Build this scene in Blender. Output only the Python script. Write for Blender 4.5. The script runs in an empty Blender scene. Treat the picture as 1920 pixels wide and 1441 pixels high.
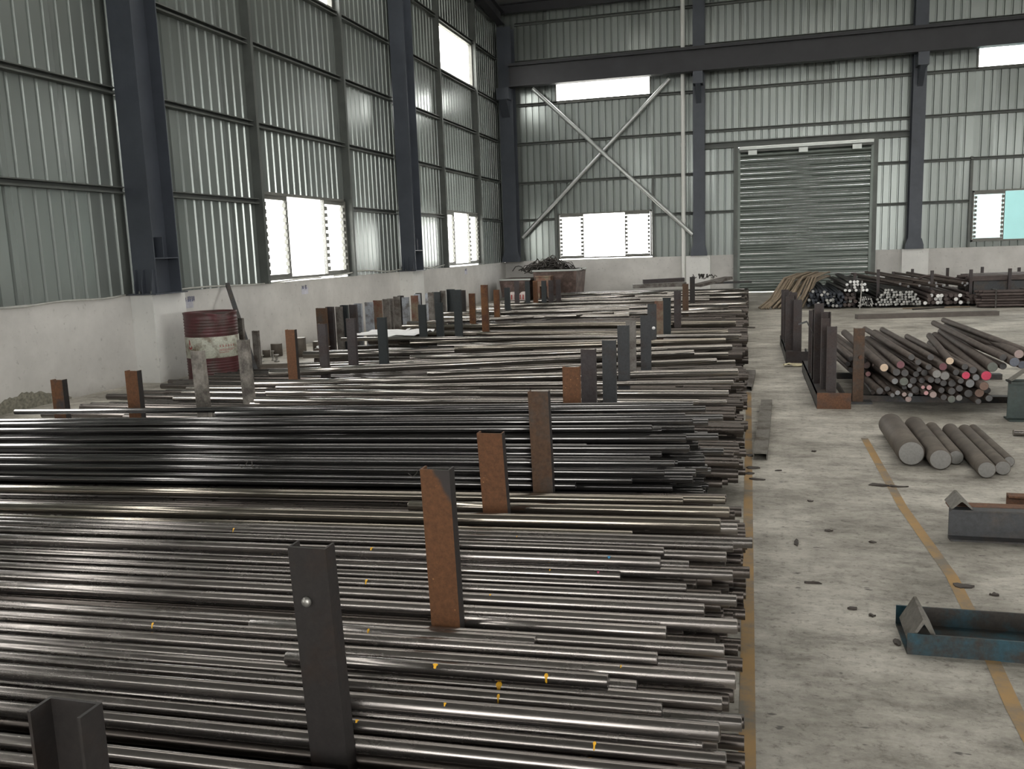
import bpy, bmesh, math, random
from mathutils import Vector, Matrix
random.seed(7)
D = bpy.data
C = bpy.context.scene.collection
SC = bpy.context.scene
PI = math.pi

# ------------------------------------------------------------------ camera, sky, exposure
cam_d = D.cameras.new('camera'); cam_d.sensor_fit = 'HORIZONTAL'; cam_d.sensor_width = 36.0
cam_d.lens = 36.0 * 1630.0 / 1920.0
cam_d.clip_start = 0.05; cam_d.clip_end = 300
cam = D.objects.new('camera', cam_d); C.objects.link(cam)
R3 = ((0.964954, 0.00667896, -0.26233408), (0.2600803, -0.15750931, 0.95265369), (-0.03495732, -0.98749492, -0.1537263))
cam.matrix_world = Matrix(((R3[0][0], -R3[0][1], -R3[0][2], 0.0), (R3[1][0], -R3[1][1], -R3[1][2], 0.0),
                           (R3[2][0], -R3[2][1], -R3[2][2], 1.55), (0, 0, 0, 1)))
SC.camera = cam
world = D.worlds.new('overcast_sky'); SC.world = world; world.use_nodes = True
bg = world.node_tree.nodes['Background']
bg.inputs['Color'].default_value = (1.0, 0.99, 0.96, 1)
bg.inputs['Strength'].default_value = SKY = 12.0
SC.view_settings.view_transform = 'Standard'; SC.view_settings.look = 'None'
SC.view_settings.gamma = 1.0; SC.view_settings.use_curve_mapping = False
SC.view_settings.exposure = 0.0
SC.cycles.use_denoising = True
SC.cycles.max_bounces = 8; SC.cycles.diffuse_bounces = 4; SC.cycles.glossy_bounces = 4
SC.cycles.transparent_max_bounces = 12
SC.cycles.sample_clamp_indirect = 6.0
SC.cycles.caustics_reflective = False; SC.cycles.caustics_refractive = False

def portal(name, loc, size_x, size_y, direction):
    # a daylight portal in a real opening: it only guides the sampling of the sky through it
    l = D.lights.new(name, 'AREA'); l.shape = 'RECTANGLE'; l.size = size_x; l.size_y = size_y
    l.cycles.is_portal = True
    o = D.objects.new(name, l); C.objects.link(o); o.location = loc
    o.rotation_euler = Vector(direction).to_track_quat('-Z', 'Y').to_euler()

# ------------------------------------------------------------------ materials
def new_mat(name):
    m = D.materials.new(name); m.use_nodes = True
    nt = m.node_tree
    return m, nt, nt.nodes['Principled BSDF']
def N(nt, t, **kw):
    n = nt.nodes.new(t)
    for k, v in kw.items(): setattr(n, k, v)
    return n
def ramp(nt, stops):
    r = N(nt, 'ShaderNodeValToRGB'); e = r.color_ramp.elements
    while len(e) < len(stops): e.new(0.5)
    for i, (p, c) in enumerate(stops):
        e[i].position = p; e[i].color = (c[0], c[1], c[2], 1) if len(c) == 3 else c
    return r
def noise(nt, vec, scale, detail=4, rough=0.6, stretch=None, dim='3D', w=None):
    n = N(nt, 'ShaderNodeTexNoise'); n.noise_dimensions = dim
    n.inputs['Scale'].default_value = scale; n.inputs['Detail'].default_value = detail; n.inputs['Roughness'].default_value = rough
    if stretch:
        mp = N(nt, 'ShaderNodeMapping'); mp.inputs['Scale'].default_value = stretch
        nt.links.new(vec, mp.inputs['Vector']); vec = mp.outputs['Vector']
    nt.links.new(vec, n.inputs['Vector'])
    if w is not None: nt.links.new(w, n.inputs['W'])
    return n
def mixc(nt, fac, a, b, mode='MIX'):
    m = N(nt, 'ShaderNodeMix', data_type='RGBA', blend_type=mode)
    for s, v in ((m.inputs[0], fac), (m.inputs[6], a), (m.inputs[7], b)):
        if hasattr(v, 'is_linked') or hasattr(v, 'links'): nt.links.new(v, s)
        elif isinstance(v, (tuple, list)): s.default_value = (v[0], v[1], v[2], 1)
        else: s.default_value = v
    return m.outputs[2]
def obj_w(nt, k=40.0):
    oi = N(nt, 'ShaderNodeObjectInfo'); mm = N(nt, 'ShaderNodeMath', operation='MULTIPLY'); mm.inputs[1].default_value = k
    nt.links.new(oi.outputs['Random'], mm.inputs[0]); return oi.outputs['Random'], mm.outputs[0]
def bump(nt, h, bsdf, strength=0.2, dist=0.01):
    b = N(nt, 'ShaderNodeBump'); b.inputs['Strength'].default_value = strength; b.inputs['Distance'].default_value = dist
    nt.links.new(h, b.inputs['Height']); nt.links.new(b.outputs[0], bsdf.inputs['Normal'])

def simple(name, col, rough=0.6, metal=0.0, var=0.25, scale=6.0, bumpy=0.0, spec=0.5):
    m, nt, p = new_mat(name)
    tc = N(nt, 'ShaderNodeTexCoord'); rnd, w = obj_w(nt)
    n = noise(nt, tc.outputs['Object'], scale, 5, 0.65, dim='4D', w=w)
    r = ramp(nt, [(0.3, [c * (1 - var) for c in col]), (0.7, [min(1, c * (1 + var)) for c in col])])
    nt.links.new(n.outputs['Fac'], r.inputs[0]); nt.links.new(r.outputs[0], p.inputs['Base Color'])
    p.inputs['Roughness'].default_value = rough; p.inputs['Metallic'].default_value = metal
    p.inputs['Specular IOR Level'].default_value = spec
    if bumpy: bump(nt, n.outputs['Fac'], p, bumpy)
    return m

def bar_mat(name, lo, hi, rough=(0.22, 0.42), metal=0.9, spots=(0.05, 0.043, 0.038), fine=70.0):
    m, nt, p = new_mat(name)
    tc = N(nt, 'ShaderNodeTexCoord'); rnd, w = obj_w(nt)
    streak = noise(nt, tc.outputs['Object'], 1.0, 5, 0.7, (2.0, fine, fine), '4D', w)
    blot = noise(nt, tc.outputs['Object'], 1.0, 4, 0.65, (9, 26, 26), '4D', w)
    r = ramp(nt, [(0.25, lo), (0.75, hi)]); nt.links.new(streak.outputs['Fac'], r.inputs[0])
    sp = ramp(nt, [(0.66, (0, 0, 0)), (0.84, (0.6, 0.6, 0.6))]); nt.links.new(blot.outputs['Fac'], sp.inputs[0])
    c = mixc(nt, sp.outputs[0], r.outputs[0], spots)
    br = N(nt, 'ShaderNodeMapRange'); br.inputs['To Min'].default_value = 0.7; br.inputs['To Max'].default_value = 1.2
    nt.links.new(rnd, br.inputs['Value'])
    c = mixc(nt, 1.0, c, br.outputs[0], 'MULTIPLY')
    nt.links.new(c, p.inputs['Base Color'])
    mr = N(nt, 'ShaderNodeMapRange'); mr.inputs['From Min'].default_value = 0.3; mr.inputs['From Max'].default_value = 0.7
    mr.inputs['To Min'].default_value = rough[0]; mr.inputs['To Max'].default_value = rough[1]
    nt.links.new(blot.outputs['Fac'], mr.inputs['Value']); nt.links.new(mr.outputs[0], p.inputs['Roughness'])
    p.inputs['Metallic'].default_value = metal
    return m

def rust_mat(name, base, rust, amount=0.5, rough=0.7, scale=5.0, metal=0.2, spots=None):
    m, nt, p = new_mat(name)
    tc = N(nt, 'ShaderNodeTexCoord'); rnd, w = obj_w(nt)
    n1 = noise(nt, tc.outputs['Object'], scale, 6, 0.65, dim='4D', w=w)
    n2 = noise(nt, tc.outputs['Object'], scale * 9, 4, 0.7, dim='4D', w=w)
    r = ramp(nt, [(max(0.02, 0.62 - amount * 0.5), (0, 0, 0)), (min(0.98, 0.78 - amount * 0.5), (1, 1, 1))]); nt.links.new(n1.outputs['Fac'], r.inputs[0])
    dk = [c * 0.55 for c in rust]
    r2 = ramp(nt, [(0.35, dk), (0.7, rust)]); nt.links.new(n2.outputs['Fac'], r2.inputs[0])
    r3 = ramp(nt, [(0.3, [c * 0.75 for c in base]), (0.7, [c * 1.25 for c in base])]); nt.links.new(n2.outputs['Fac'], r3.inputs[0])
    c = mixc(nt, r.outputs[0], r3.outputs[0], r2.outputs[0])
    if spots:
        v = N(nt, 'ShaderNodeTexVoronoi'); v.inputs['Scale'].default_value = 70
        nt.links.new(tc.outputs['Object'], v.inputs['Vector'])
        rv = ramp(nt, [(0.18, (1, 1, 1)), (0.26, (0, 0, 0))]); nt.links.new(v.outputs['Distance'], rv.inputs[0])
        g = ramp(nt, [(0.56, (0, 0, 0)), (0.62, (1, 1, 1))]); nt.links.new(n1.outputs['Fac'], g.inputs[0])
        mm = N(nt, 'ShaderNodeMath', operation='MULTIPLY'); nt.links.new(rv.outputs[0], mm.inputs[0]); nt.links.new(g.outputs[0], mm.inputs[1])
        c = mixc(nt, mm.outputs[0], c, spots)
    nt.links.new(c, p.inputs['Base Color'])
    p.inputs['Roughness'].default_value = rough; p.inputs['Metallic'].default_value = metal
    bump(nt, n2.outputs['Fac'], p, 0.15, 0.004)
    return m

def floor_mat():
    m, nt, p = new_mat('worn_concrete')
    tc = N(nt, 'ShaderNodeTexCoord'); v = tc.outputs['Object']
    big = noise(nt, v, 0.8, 8, 0.66)
    smear = noise(nt, v, 1.0, 10, 0.8, (2.0, 3.6, 1))
    fine = noise(nt, v, 26, 6, 0.75)
    r = ramp(nt, [(0.34, (0.17, 0.156, 0.135)), (0.47, (0.375, 0.353, 0.312)), (0.60, (0.54, 0.513, 0.458))]); nt.links.new(smear.outputs['Fac'], r.inputs[0])
    rb = ramp(nt, [(0.37, (0.58, 0.57, 0.55)), (0.60, (1.12, 1.12, 1.11))]); nt.links.new(big.outputs['Fac'], rb.inputs[0])
    c = mixc(nt, 1.0, r.outputs[0], rb.outputs[0], 'MULTIPLY')
    rf = ramp(nt, [(0.34, (0.45, 0.44, 0.42)), (0.47, (1, 1, 1))]); nt.links.new(fine.outputs['Fac'], rf.inputs[0])
    c = mixc(nt, 0.8, c, rf.outputs[0], 'MULTIPLY')
    sc = noise(nt, v, 1.0, 3, 0.6, (7, 16, 1))
    rs = ramp(nt, [(0.665, (0, 0, 0)), (0.70, (1, 1, 1))]); nt.links.new(sc.outputs['Fac'], rs.inputs[0])
    c = mixc(nt, rs.outputs[0], c, (0.11, 0.10, 0.09))
    nt.links.new(c, p.inputs['Base Color'])
    p.inputs['Roughness'].default_value = 0.62
    bump(nt, fine.outputs['Fac'], p, 0.15, 0.004)
    return m

def plaster_mat(name, a, b, dirt):
    m, nt, p = new_mat(name)
    tc = N(nt, 'ShaderNodeTexCoord'); v = tc.outputs['Object']
    n = noise(nt, v, 0.9, 6, 0.65); f = noise(nt, v, 12, 5, 0.7)
    r = ramp(nt, [(0.35, a), (0.65, b)]); nt.links.new(n.outputs['Fac'], r.inputs[0])
    rf = ramp(nt, [(0.60, (0, 0, 0)), (0.74, (1, 1, 1))]); nt.links.new(f.outputs['Fac'], rf.inputs[0])
    mm = N(nt, 'ShaderNodeMath', operation='MULTIPLY'); mm.inputs[1].default_value = 0.6; nt.links.new(rf.outputs[0], mm.inputs[0])
    c = mixc(nt, mm.outputs[0], r.outputs[0], dirt)
    # splashed dirt on the lowest band of the wall
    sx = N(nt, 'ShaderNodeSeparateXYZ'); nt.links.new(v, sx.inputs[0])
    mr = N(nt, 'ShaderNodeMapRange'); mr.inputs['From Min'].default_value = 0.0; mr.inputs['From Max'].default_value = 0.45
    mr.inputs['To Min'].default_value = 0.26; mr.inputs['To Max'].default_value = -0.2; nt.links.new(sx.outputs[2], mr.inputs['Value'])
    ad = N(nt, 'ShaderNodeMath', operation='ADD'); nt.links.new(n.outputs['Fac'], ad.inputs[0]); nt.links.new(mr.outputs[0], ad.inputs[1])
    rd = ramp(nt, [(0.66, (0, 0, 0)), (0.85, (1, 1, 1))]); nt.links.new(ad.outputs[0], rd.inputs[0])
    mm2 = N(nt, 'ShaderNodeMath', operation='MULTIPLY'); mm2.inputs[1].default_value = 0.7; nt.links.new(rd.outputs[0], mm2.inputs[0])
    c = mixc(nt, mm2.outputs[0], c, [d * 1.6 for d in dirt])
    nt.links.new(c, p.inputs['Base Color']); p.inputs['Roughness'].default_value = 0.85
    bump(nt, f.outputs['Fac'], p, 0.1, 0.004)
    return m

def sheet_mat():
    m, nt, p = new_mat('galvanised_sheet')
    tc = N(nt, 'ShaderNodeTexCoord'); rnd, w = obj_w(nt)
    n = noise(nt, tc.outputs['Object'], 1.0, 4, 0.6, (2.2, 2.2, 0.5), '4D', w)
    r = ramp(nt, [(0.3, (0.245, 0.268, 0.255)), (0.7, (0.28, 0.305, 0.29))]); nt.links.new(n.outputs['Fac'], r.inputs[0])
    nt.links.new(r.outputs[0], p.inputs['Base Color'])
    p.inputs['Metallic'].default_value = 0.6
    mr = N(nt, 'ShaderNodeMapRange'); mr.inputs['To Min'].default_value = 0.2; mr.inputs['To Max'].default_value = 0.34
    nt.links.new(rnd, mr.inputs['Value']); nt.links.new(mr.outputs[0], p.inputs['Roughness'])
    return m

def glass_mat(name, tint, gloss=0.08):
    m = D.materials.new(name); m.use_nodes = True; nt = m.node_tree
    out = nt.nodes['Material Output']; nt.nodes.remove(nt.nodes['Principled BSDF'])
    t = N(nt, 'ShaderNodeBsdfTransparent'); t.inputs[0].default_value = (*tint, 1)
    g = N(nt, 'ShaderNodeBsdfGlossy'); g.inputs['Roughness'].default_value = 0.05; g.inputs[0].default_value = (0.9, 0.95, 0.95, 1)
    mx = N(nt, 'ShaderNodeMixShader'); mx.inputs[0].default_value = gloss
    nt.links.new(t.outputs[0], mx.inputs[1]); nt.links.new(g.outputs[0], mx.inputs[2]); nt.links.new(mx.outputs[0], out.inputs[0])
    return m

def yellow_line_mat():
    m, nt, p = new_mat('worn_yellow_paint')
    tc = N(nt, 'ShaderNodeTexCoord')
    n = noise(nt, tc.outputs['Object'], 3.0, 7, 0.7)
    r = ramp(nt, [(0.38, (0.19, 0.165, 0.13)), (0.52, (0.33, 0.215, 0.10)), (0.7, (0.42, 0.245, 0.08))]); nt.links.new(n.outputs['Fac'], r.inputs[0])
    nt.links.new(r.outputs[0], p.inputs['Base Color']); p.inputs['Roughness'].default_value = 0.7
    return m

M = {}
M['floor'] = floor_mat(); M['yellow'] = yellow_line_mat()
M['plaster'] = plaster_mat('limewashed_plaster', (0.48, 0.47, 0.45), (0.63, 0.615, 0.59), (0.2, 0.19, 0.175))
M['pier'] = plaster_mat('white_plaster', (0.62, 0.62, 0.60), (0.74, 0.735, 0.71), (0.25, 0.24, 0.22))
M['sheet'] = sheet_mat()
M['girt'] = simple('grey_girt_paint', (0.11, 0.118, 0.11), 0.5, 0.3, 0.2, 3)
M['column'] = simple('blue_grey_column_paint', (0.060, 0.068, 0.085), 0.45, 0.1, 0.2, 2)
M['beam'] = simple('dark_crane_beam_paint', (0.028, 0.028, 0.032), 0.5, 0.1, 0.2, 2)
M['roof'] = simple('roof_sheet_paint', (0.24, 0.25, 0.25), 0.6, 0.1, 0.1, 1)
M['brace'] = simple('silver_paint', (0.55, 0.57, 0.56), 0.35, 0.6, 0.1, 3)
M['pvc'] = simple('white_plastic_pipe', (0.75, 0.75, 0.72), 0.4, 0.0, 0.05, 3)
M['shutter'] = simple('green_grey_shutter_steel', (0.13, 0.15, 0.135), 0.38, 0.45, 0.15, 3)
M['frame'] = simple('dull_window_frame', (0.16, 0.16, 0.145), 0.5, 0.3, 0.2, 5)
M['glass'] = glass_mat('window_glass', (0.98, 0.98, 0.975)); M['skyglass'] = glass_mat('roof_light_sheet', (0.46, 0.455, 0.445), 0.06)
M['gap'] = simple('galvanised_edge', (0.4, 0.42, 0.4), 0.35, 0.6, 0.1, 5)
M['near'] = bar_mat('polished_grey_bar', (0.175, 0.159, 0.149), (0.335, 0.309, 0.29), (0.18, 0.31))
M['dark'] = bar_mat('oily_black_bar', (0.085, 0.082, 0.082), (0.19, 0.184, 0.18), (0.12, 0.22))
M['brown'] = bar_mat('brown_tinged_bar', (0.20, 0.178, 0.15), (0.33, 0.298, 0.253), (0.13, 0.22), fine=30.0)
M['far'] = bar_mat('drawn_steel_bar', (0.24, 0.222, 0.203), (0.38, 0.354, 0.326), (0.11, 0.19), fine=22.0)
M['under'] = bar_mat('gap_shaded_bar', (0.075, 0.064, 0.058), (0.14, 0.122, 0.11), (0.24, 0.38), fine=40.0)  # lower bars: shade of the gaps between top bars put into the colour
M['scale'] = simple('mill_scale_brown', (0.085, 0.066, 0.056), 0.55, 0.3, 0.35, 9, 0.1)
M['logs'] = simple('forged_brown_steel', (0.105, 0.088, 0.072), 0.6, 0.25, 0.35, 7, 0.1)
END = {'cream': (0.72, 0.55, 0.40), 'pinkgrey': (0.36, 0.27, 0.25), 'pink': (0.52, 0.28, 0.28), 'grey': (0.21, 0.21, 0.215), 'dark': (0.075, 0.07, 0.07),
       'darkred': (0.17, 0.06, 0.075), 'light': (0.23, 0.222, 0.21), 'red': (0.66, 0.055, 0.12), 'green': (0.13, 0.14, 0.12), 'brown': (0.20, 0.12, 0.09), 'blue': (0.11, 0.12, 0.15)}
for k, v in END.items(): M['end_' + k] = simple('cut_end_' + k, v, 0.5, 0.1, 0.15, 60)
M['drum_red'] = rust_mat('dull_red_enamel', (0.075, 0.017, 0.02), (0.07, 0.035, 0.03), 0.35, 0.42, 5, 0.0)
M['drum_band'] = rust_mat('stained_cream_band', (0.44, 0.45, 0.38), (0.20, 0.16, 0.11), 0.3, 0.5, 6, 0.0)
M['print_red'] = simple('red_print', (0.28, 0.04, 0.04), 0.6); M['print_blue'] = simple('blue_stencil_ink', (0.07, 0.08, 0.17), 0.8)
M['paper'] = simple('pale_blue_paper', (0.50, 0.50, 0.56), 0.8); M['sack'] = simple('dull_woven_sack', (0.42, 0.36, 0.34), 0.8); M['white'] = simple('white_sheet', (0.82, 0.82, 0.82), 0.6, 0, 0.08)
M['paint_yellow'] = simple('spilt_yellow_paint', (0.90, 0.48, 0.03), 0.4, 0, 0.1); M['paint_blue'] = simple('blue_mark', (0.04, 0.22, 0.40), 0.5); M['paint_red'] = simple('red_mark', (0.45, 0.06, 0.14), 0.5)
M['cable'] = simple('pale_cable_sheath', (0.42, 0.42, 0.39), 0.5)
M['wire'] = simple('dark_wire', (0.05, 0.045, 0.04), 0.5, 0.5)
M['steel_edge'] = simple('bare_steel', (0.30, 0.29, 0.27), 0.4, 0.7)
M['blue_channel'] = rust_mat('flaking_blue_channel', (0.016, 0.058, 0.078), (0.042, 0.036, 0.03), 0.42, 0.5, 7, 0.2)
M['dark_channel'] = rust_mat('dark_steel_channel', (0.05, 0.052, 0.055), (0.10, 0.08, 0.065), 0.3, 0.5, 4, 0.3)
M['green_beam'] = rust_mat('dark_green_beam_paint', (0.028, 0.045, 0.04), (0.06, 0.05, 0.04), 0.2, 0.5, 3, 0.1)
M['rusty'] = rust_mat('rusty_plate', (0.10, 0.06, 0.045), (0.20, 0.095, 0.05), 0.5, 0.75, 8, 0.1)
M['bin'] = rust_mat('rusty_bin', (0.13, 0.09, 0.08), (0.075, 0.048, 0.038), 0.5, 0.8, 3, 0.05)
M['rod_brown'] = simple('brown_rusted_rod', (0.24, 0.19, 0.135), 0.7, 0.1, 0.3, 8); M['rod_dark'] = simple('dark_rolled_rod', (0.05, 0.048, 0.045), 0.5, 0.4, 0.3, 8)
M['rod_blue'] = simple('blue_black_rod', (0.035, 0.04, 0.05), 0.5, 0.4, 0.3, 8); M['rod_mauve'] = simple('mauve_brown_rod', (0.085, 0.065, 0.06), 0.6, 0.3, 0.3, 8)
M['rod_end'] = simple('pale_cut_rod_end', (0.36, 0.36, 0.34), 0.45, 0.2, 0.3, 40); M['rod_end_white'] = simple('bright_cut_rod_end', (0.75, 0.75, 0.73), 0.4, 0.1, 0.1, 40)
M['wood'] = simple('weathered_flat_bar', (0.10, 0.085, 0.075), 0.7, 0.05, 0.25, 6)
M['flake'] = simple('dark_scale_flake', (0.05, 0.04, 0.033), 0.6, 0.1, 0.3, 20)
M['plank'] = rust_mat('dusty_grey_channel', (0.17, 0.16, 0.14), (0.10, 0.08, 0.06), 0.3, 0.7, 5, 0.2)
M['neighbour'] = simple('pale_cyan_cladding', (0.10, 0.20, 0.205), 0.6, 0, 0.05, 1)
M['yard'] = simple('pale_yard_concrete', (0.55, 0.55, 0.52), 0.8, 0, 0.1, 1)

# ------------------------------------------------------------------ mesh helpers
class MB:
    def __init__(s): s.v = []; s.f = []; s.m = []; s.sm = []
    def add(s, vs, fs, mi=0, smooth=False):
        b = len(s.v); s.v += [tuple(v) for v in vs]
        for f in fs: s.f.append([i + b for i in f]); s.m.append(mi); s.sm.append(smooth)
        return s
    def box(s, x0, y0, z0, x1, y1, z1, mi=0):
        return s.add([(x0, y0, z0), (x1, y0, z0), (x1, y1, z0), (x0, y1, z0), (x0, y0, z1), (x1, y0, z1), (x1, y1, z1), (x0, y1, z1)],
                     [(0, 3, 2, 1), (4, 5, 6, 7), (0, 1, 5, 4), (1, 2, 6, 5), (2, 3, 7, 6), (3, 0, 4, 7)], mi)
    def prism(s, prof, p0, p1, u, w, mi=0, caps=True, smooth=False):
        # profile (a, b) points swept from p0 to p1; a along u, b along w
        p0, p1, u, w = Vector(p0), Vector(p1), Vector(u), Vector(w); n = len(prof)
        vs = [p0 + u * a + w * b for a, b in prof] + [p1 + u * a + w * b for a, b in prof]
        fs = [(i, (i + 1) % n, n + (i + 1) % n, n + i) for i in range(n)]
        s.add(vs, fs, mi, smooth)
        if caps: s.add(vs, [tuple(range(n - 1, -1, -1)), tuple(range(n, 2 * n))], mi)
        return s
    def tube(s, p0, p1, r, n=16, mi=0, cap=None, bev=0.0, r1=None):
        p0, p1 = Vector(p0), Vector(p1); d = (p1 - p0).normalized(); r1 = r if r1 is None else r1
        a = Vector((0, 0, 1)) if abs(d.z) < 0.9 else Vector((1, 0, 0)); u = d.cross(a).normalized(); w = d.cross(u)
        rings = [(p0, r - bev), (p0 + d * bev, r), (p1 - d * bev, r1), (p1, r1 - bev)] if bev else [(p0, r), (p1, r1)]
        vs = []
        for c, rr in rings:
            for i in range(n):
                t = 2 * PI * i / n; vs.append(c + (u * math.cos(t) + w * math.sin(t)) * rr)
        fs = []
        for k in range(len(rings) - 1):
            for i in range(n):
                j = (i + 1) % n; fs.append((k * n + i, k * n + j, (k + 1) * n + j, (k + 1) * n + i))
        s.add(vs, fs, mi, True)
        cm = mi if cap is None else cap
        s.add([vs[i] for i in range(n)], [tuple(range(n - 1, -1, -1))], cm)
        s.add([vs[(len(rings) - 1) * n + i] for i in range(n)], [tuple(range(n))], cm)
        return s
    def path(s, pts, r, n=8, mi=0):
        pts = [Vector(p) for p in pts]; vs = []
        for k, p in enumerate(pts):
            d = (pts[min(k + 1, len(pts) - 1)] - pts[max(k - 1, 0)]).normalized()
            a = Vector((0, 0, 1)) if abs(d.z) < 0.9 else Vector((1, 0, 0)); u = d.cross(a).normalized(); w = d.cross(u)
            for i in range(n):
                t = 2 * PI * i / n; vs.append(p + (u * math.cos(t) + w * math.sin(t)) * r)
        fs = [(k * n + i, k * n + (i + 1) % n, (k + 1) * n + (i + 1) % n, (k + 1) * n + i) for k in range(len(pts) - 1) for i in range(n)]
        fs += [tuple(range(n - 1, -1, -1)), tuple((len(pts) - 1) * n + i for i in range(n))]
        return s.add(vs, fs, mi, True)
    def lathe(s, prof, c, n=32, mi=0):
        # prof: (radius, z, material index of the band above)
        vs = []; k = len(prof)
        for p in prof:
            for i in range(n):
                t = 2 * PI * i / n; vs.append((c[0] + p[0] * math.cos(t), c[1] + p[0] * math.sin(t), c[2] + p[1]))
        for q in range(k - 1):
            s.add([], [], 0)
        b = len(s.v); s.v += vs
        for q in range(k - 1):
            for i in range(n):
                j = (i + 1) % n
                s.f.append([b + q * n + i, b + q * n + j, b + (q + 1) * n + j, b + (q + 1) * n + i]); s.m.append(prof[q][2] if len(prof[q]) > 2 else mi); s.sm.append(True)
        s.f.append([b + i for i in range(n - 1, -1, -1)]); s.m.append(mi); s.sm.append(False)
        s.f.append([b + (k - 1) * n + i for i in range(n)]); s.m.append(mi); s.sm.append(False)
        return s

def mesh(name, mb, mats, origin=(0, 0, 0)):
    me = D.meshes.new(name); ox, oy, oz = origin
    me.from_pydata([(x - ox, y - oy, z - oz) for x, y, z in mb.v], [], mb.f)
    for m in (mats if isinstance(mats, (list, tuple)) else [mats]): me.materials.append(m)
    me.polygons.foreach_set('material_index', mb.m); me.polygons.foreach_set('use_smooth', mb.sm); me.update()
    return me
def wloc(o):
    v = Vector((0, 0, 0))
    while o: v += o.location; o = o.parent
    return v
def obj(name, mb, mats, parent=None, origin=None):
    og = wloc(parent) if parent else Vector(origin or (0, 0, 0))
    o = D.objects.new(name, mesh(name, mb, mats, og)); C.objects.link(o)
    if parent: o.parent = parent
    else: o.location = og
    return o
def tag(o, label=None, cat=None, group=None, kind=None):
    if label: o['label'] = label
    if cat: o['category'] = cat
    if group: o['group'] = group
    if kind: o['kind'] = kind
    return o
def thing(name, label, cat, loc=(0, 0, 0), group=None):
    o = D.objects.new(name, None); C.objects.link(o); o.location = loc; o.empty_display_size = 0.1
    return tag(o, label, cat, group)
def struct(name, mb, mats, parent=None, origin=None):
    o = obj(name, mb, mats, parent, origin)
    if not parent: o['kind'] = 'structure'
    return o
def like(name, src, parent, delta):
    # a copy of a part that shares its mesh, moved by delta inside the same parent
    c = src.copy(); C.objects.link(c); c.name = name; c.parent = parent; c.location = src.location + Vector(delta); return c
ORD = 'zeroth first second third fourth fifth sixth seventh eighth ninth tenth eleventh twelfth thirteenth fourteenth fifteenth sixteenth seventeenth eighteenth nineteenth twentieth'.split()
def ordn(k):
    if k <= 20: return ORD[k]
    tens = {2: 'twenty', 3: 'thirty', 4: 'forty', 5: 'fifty', 6: 'sixty', 7: 'seventy'}[k // 10]
    return (tens[:-1] + 'ieth') if k % 10 == 0 else tens + '-' + ORD[k % 10]

# ------------------------------------------------------------------ the hall
XW, YB, EAVE, RIDGE_Y, RIDGE_Z = -7.7, 27.58, 9.0, 8.0, 10.7
XR, YF = 26.0, -11.6
def roof_z(y): return RIDGE_Z - (RIDGE_Z - EAVE) * abs(y - RIDGE_Y) / (YB - RIDGE_Y)
mb = MB().box(-8.0, YF, -0.12, XR, 27.9, 0.0); floor = struct('floor', mb, M['floor'])
struct('ground_outside', MB().box(-90, -90, -0.3, 110, 120, -0.14), M['yard'])
# worn yellow aisle lines painted on the slab
def line(name, pts, w):
    m = MB()
    for (xa, ya), (xb, yb) in zip(pts, pts[1:]):
        m.add([(xa - w / 2, ya, 0.0015), (xa + w / 2, ya, 0.0015), (xb + w / 2, yb, 0.0015), (xb - w / 2, yb, 0.0015)], [(0, 1, 2, 3)])
    return struct(name, m, M['yellow'])
line('trim_1', [(0.004, 1.0), (0.004, 9.2)], 0.052)
line('trim_2', [(0.835, 1.6), (0.85, 2.98), (0.885, 3.6), (0.905, 4.18), (0.865, 5.26), (0.87, 6.2), (0.875, 7.1)], 0.052)

wl = struct('wall_left', MB().box(-7.96, YF, 0, -7.66, 27.84, 1.13), M['plaster'])
wbk = struct('wall_back', MB().box(-7.66, 27.54, 0, -0.36, 27.84, 1.15).box(3.44, 27.54, 0, XR, 27.84, 1.15), M['plaster'])
struct('wall_right', MB().box(XR, YF, 0, XR + 0.1, 4, 10.8).box(XR, 4, 5, XR + 0.1, 12, 10.8).box(XR, 12, 0, XR + 0.1, 27.84, 10.8), M['roof'])
struct('wall_front', MB().box(-7.96, YF - 0.1, 0, 2, YF, 6.2).box(2, YF - 0.1, 5, 9, YF, 6.2).box(9, YF - 0.1, 0, XR, YF, 6.2).box(-7.96, YF - 0.1, 7.5, XR, YF, 10.8), M['roof'])
def pier(x0, y0, x1, y1, h, parent): return obj('plaster_pier', MB().box(x0, y0, 0, x1, y1, h), M['pier'], parent)
pier(-7.66, 9.53, -7.33, 10.2, 1.135, wl); pier(-7.66, 18.53, -7.33, 19.2, 1.135, wl)
pier(-1.86, 27.2, -1.14, 27.54, 1.155, wbk); pier(4.22, 27.2, 4.92, 27.54, 1.155, wbk)

m = MB(); rs = random.Random(9); vs = []
for k in range(41):
    y = 7.0 + 1.35 * k / 40; e = math.sin(k / 40 * PI); vs += [(-7.6585, y, 0.0), (-7.6585, y, 0.02 + 0.17 * e * rs.uniform(0.8, 1.05))]
m.add(vs, [(2 * k, 2 * k + 2, 2 * k + 3, 2 * k + 1) for k in range(40)])
obj('dirt_splash', m, simple('wall_dirt_splash', (0.22, 0.21, 0.17), 0.9, 0, 0.5, 30), wl)
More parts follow.
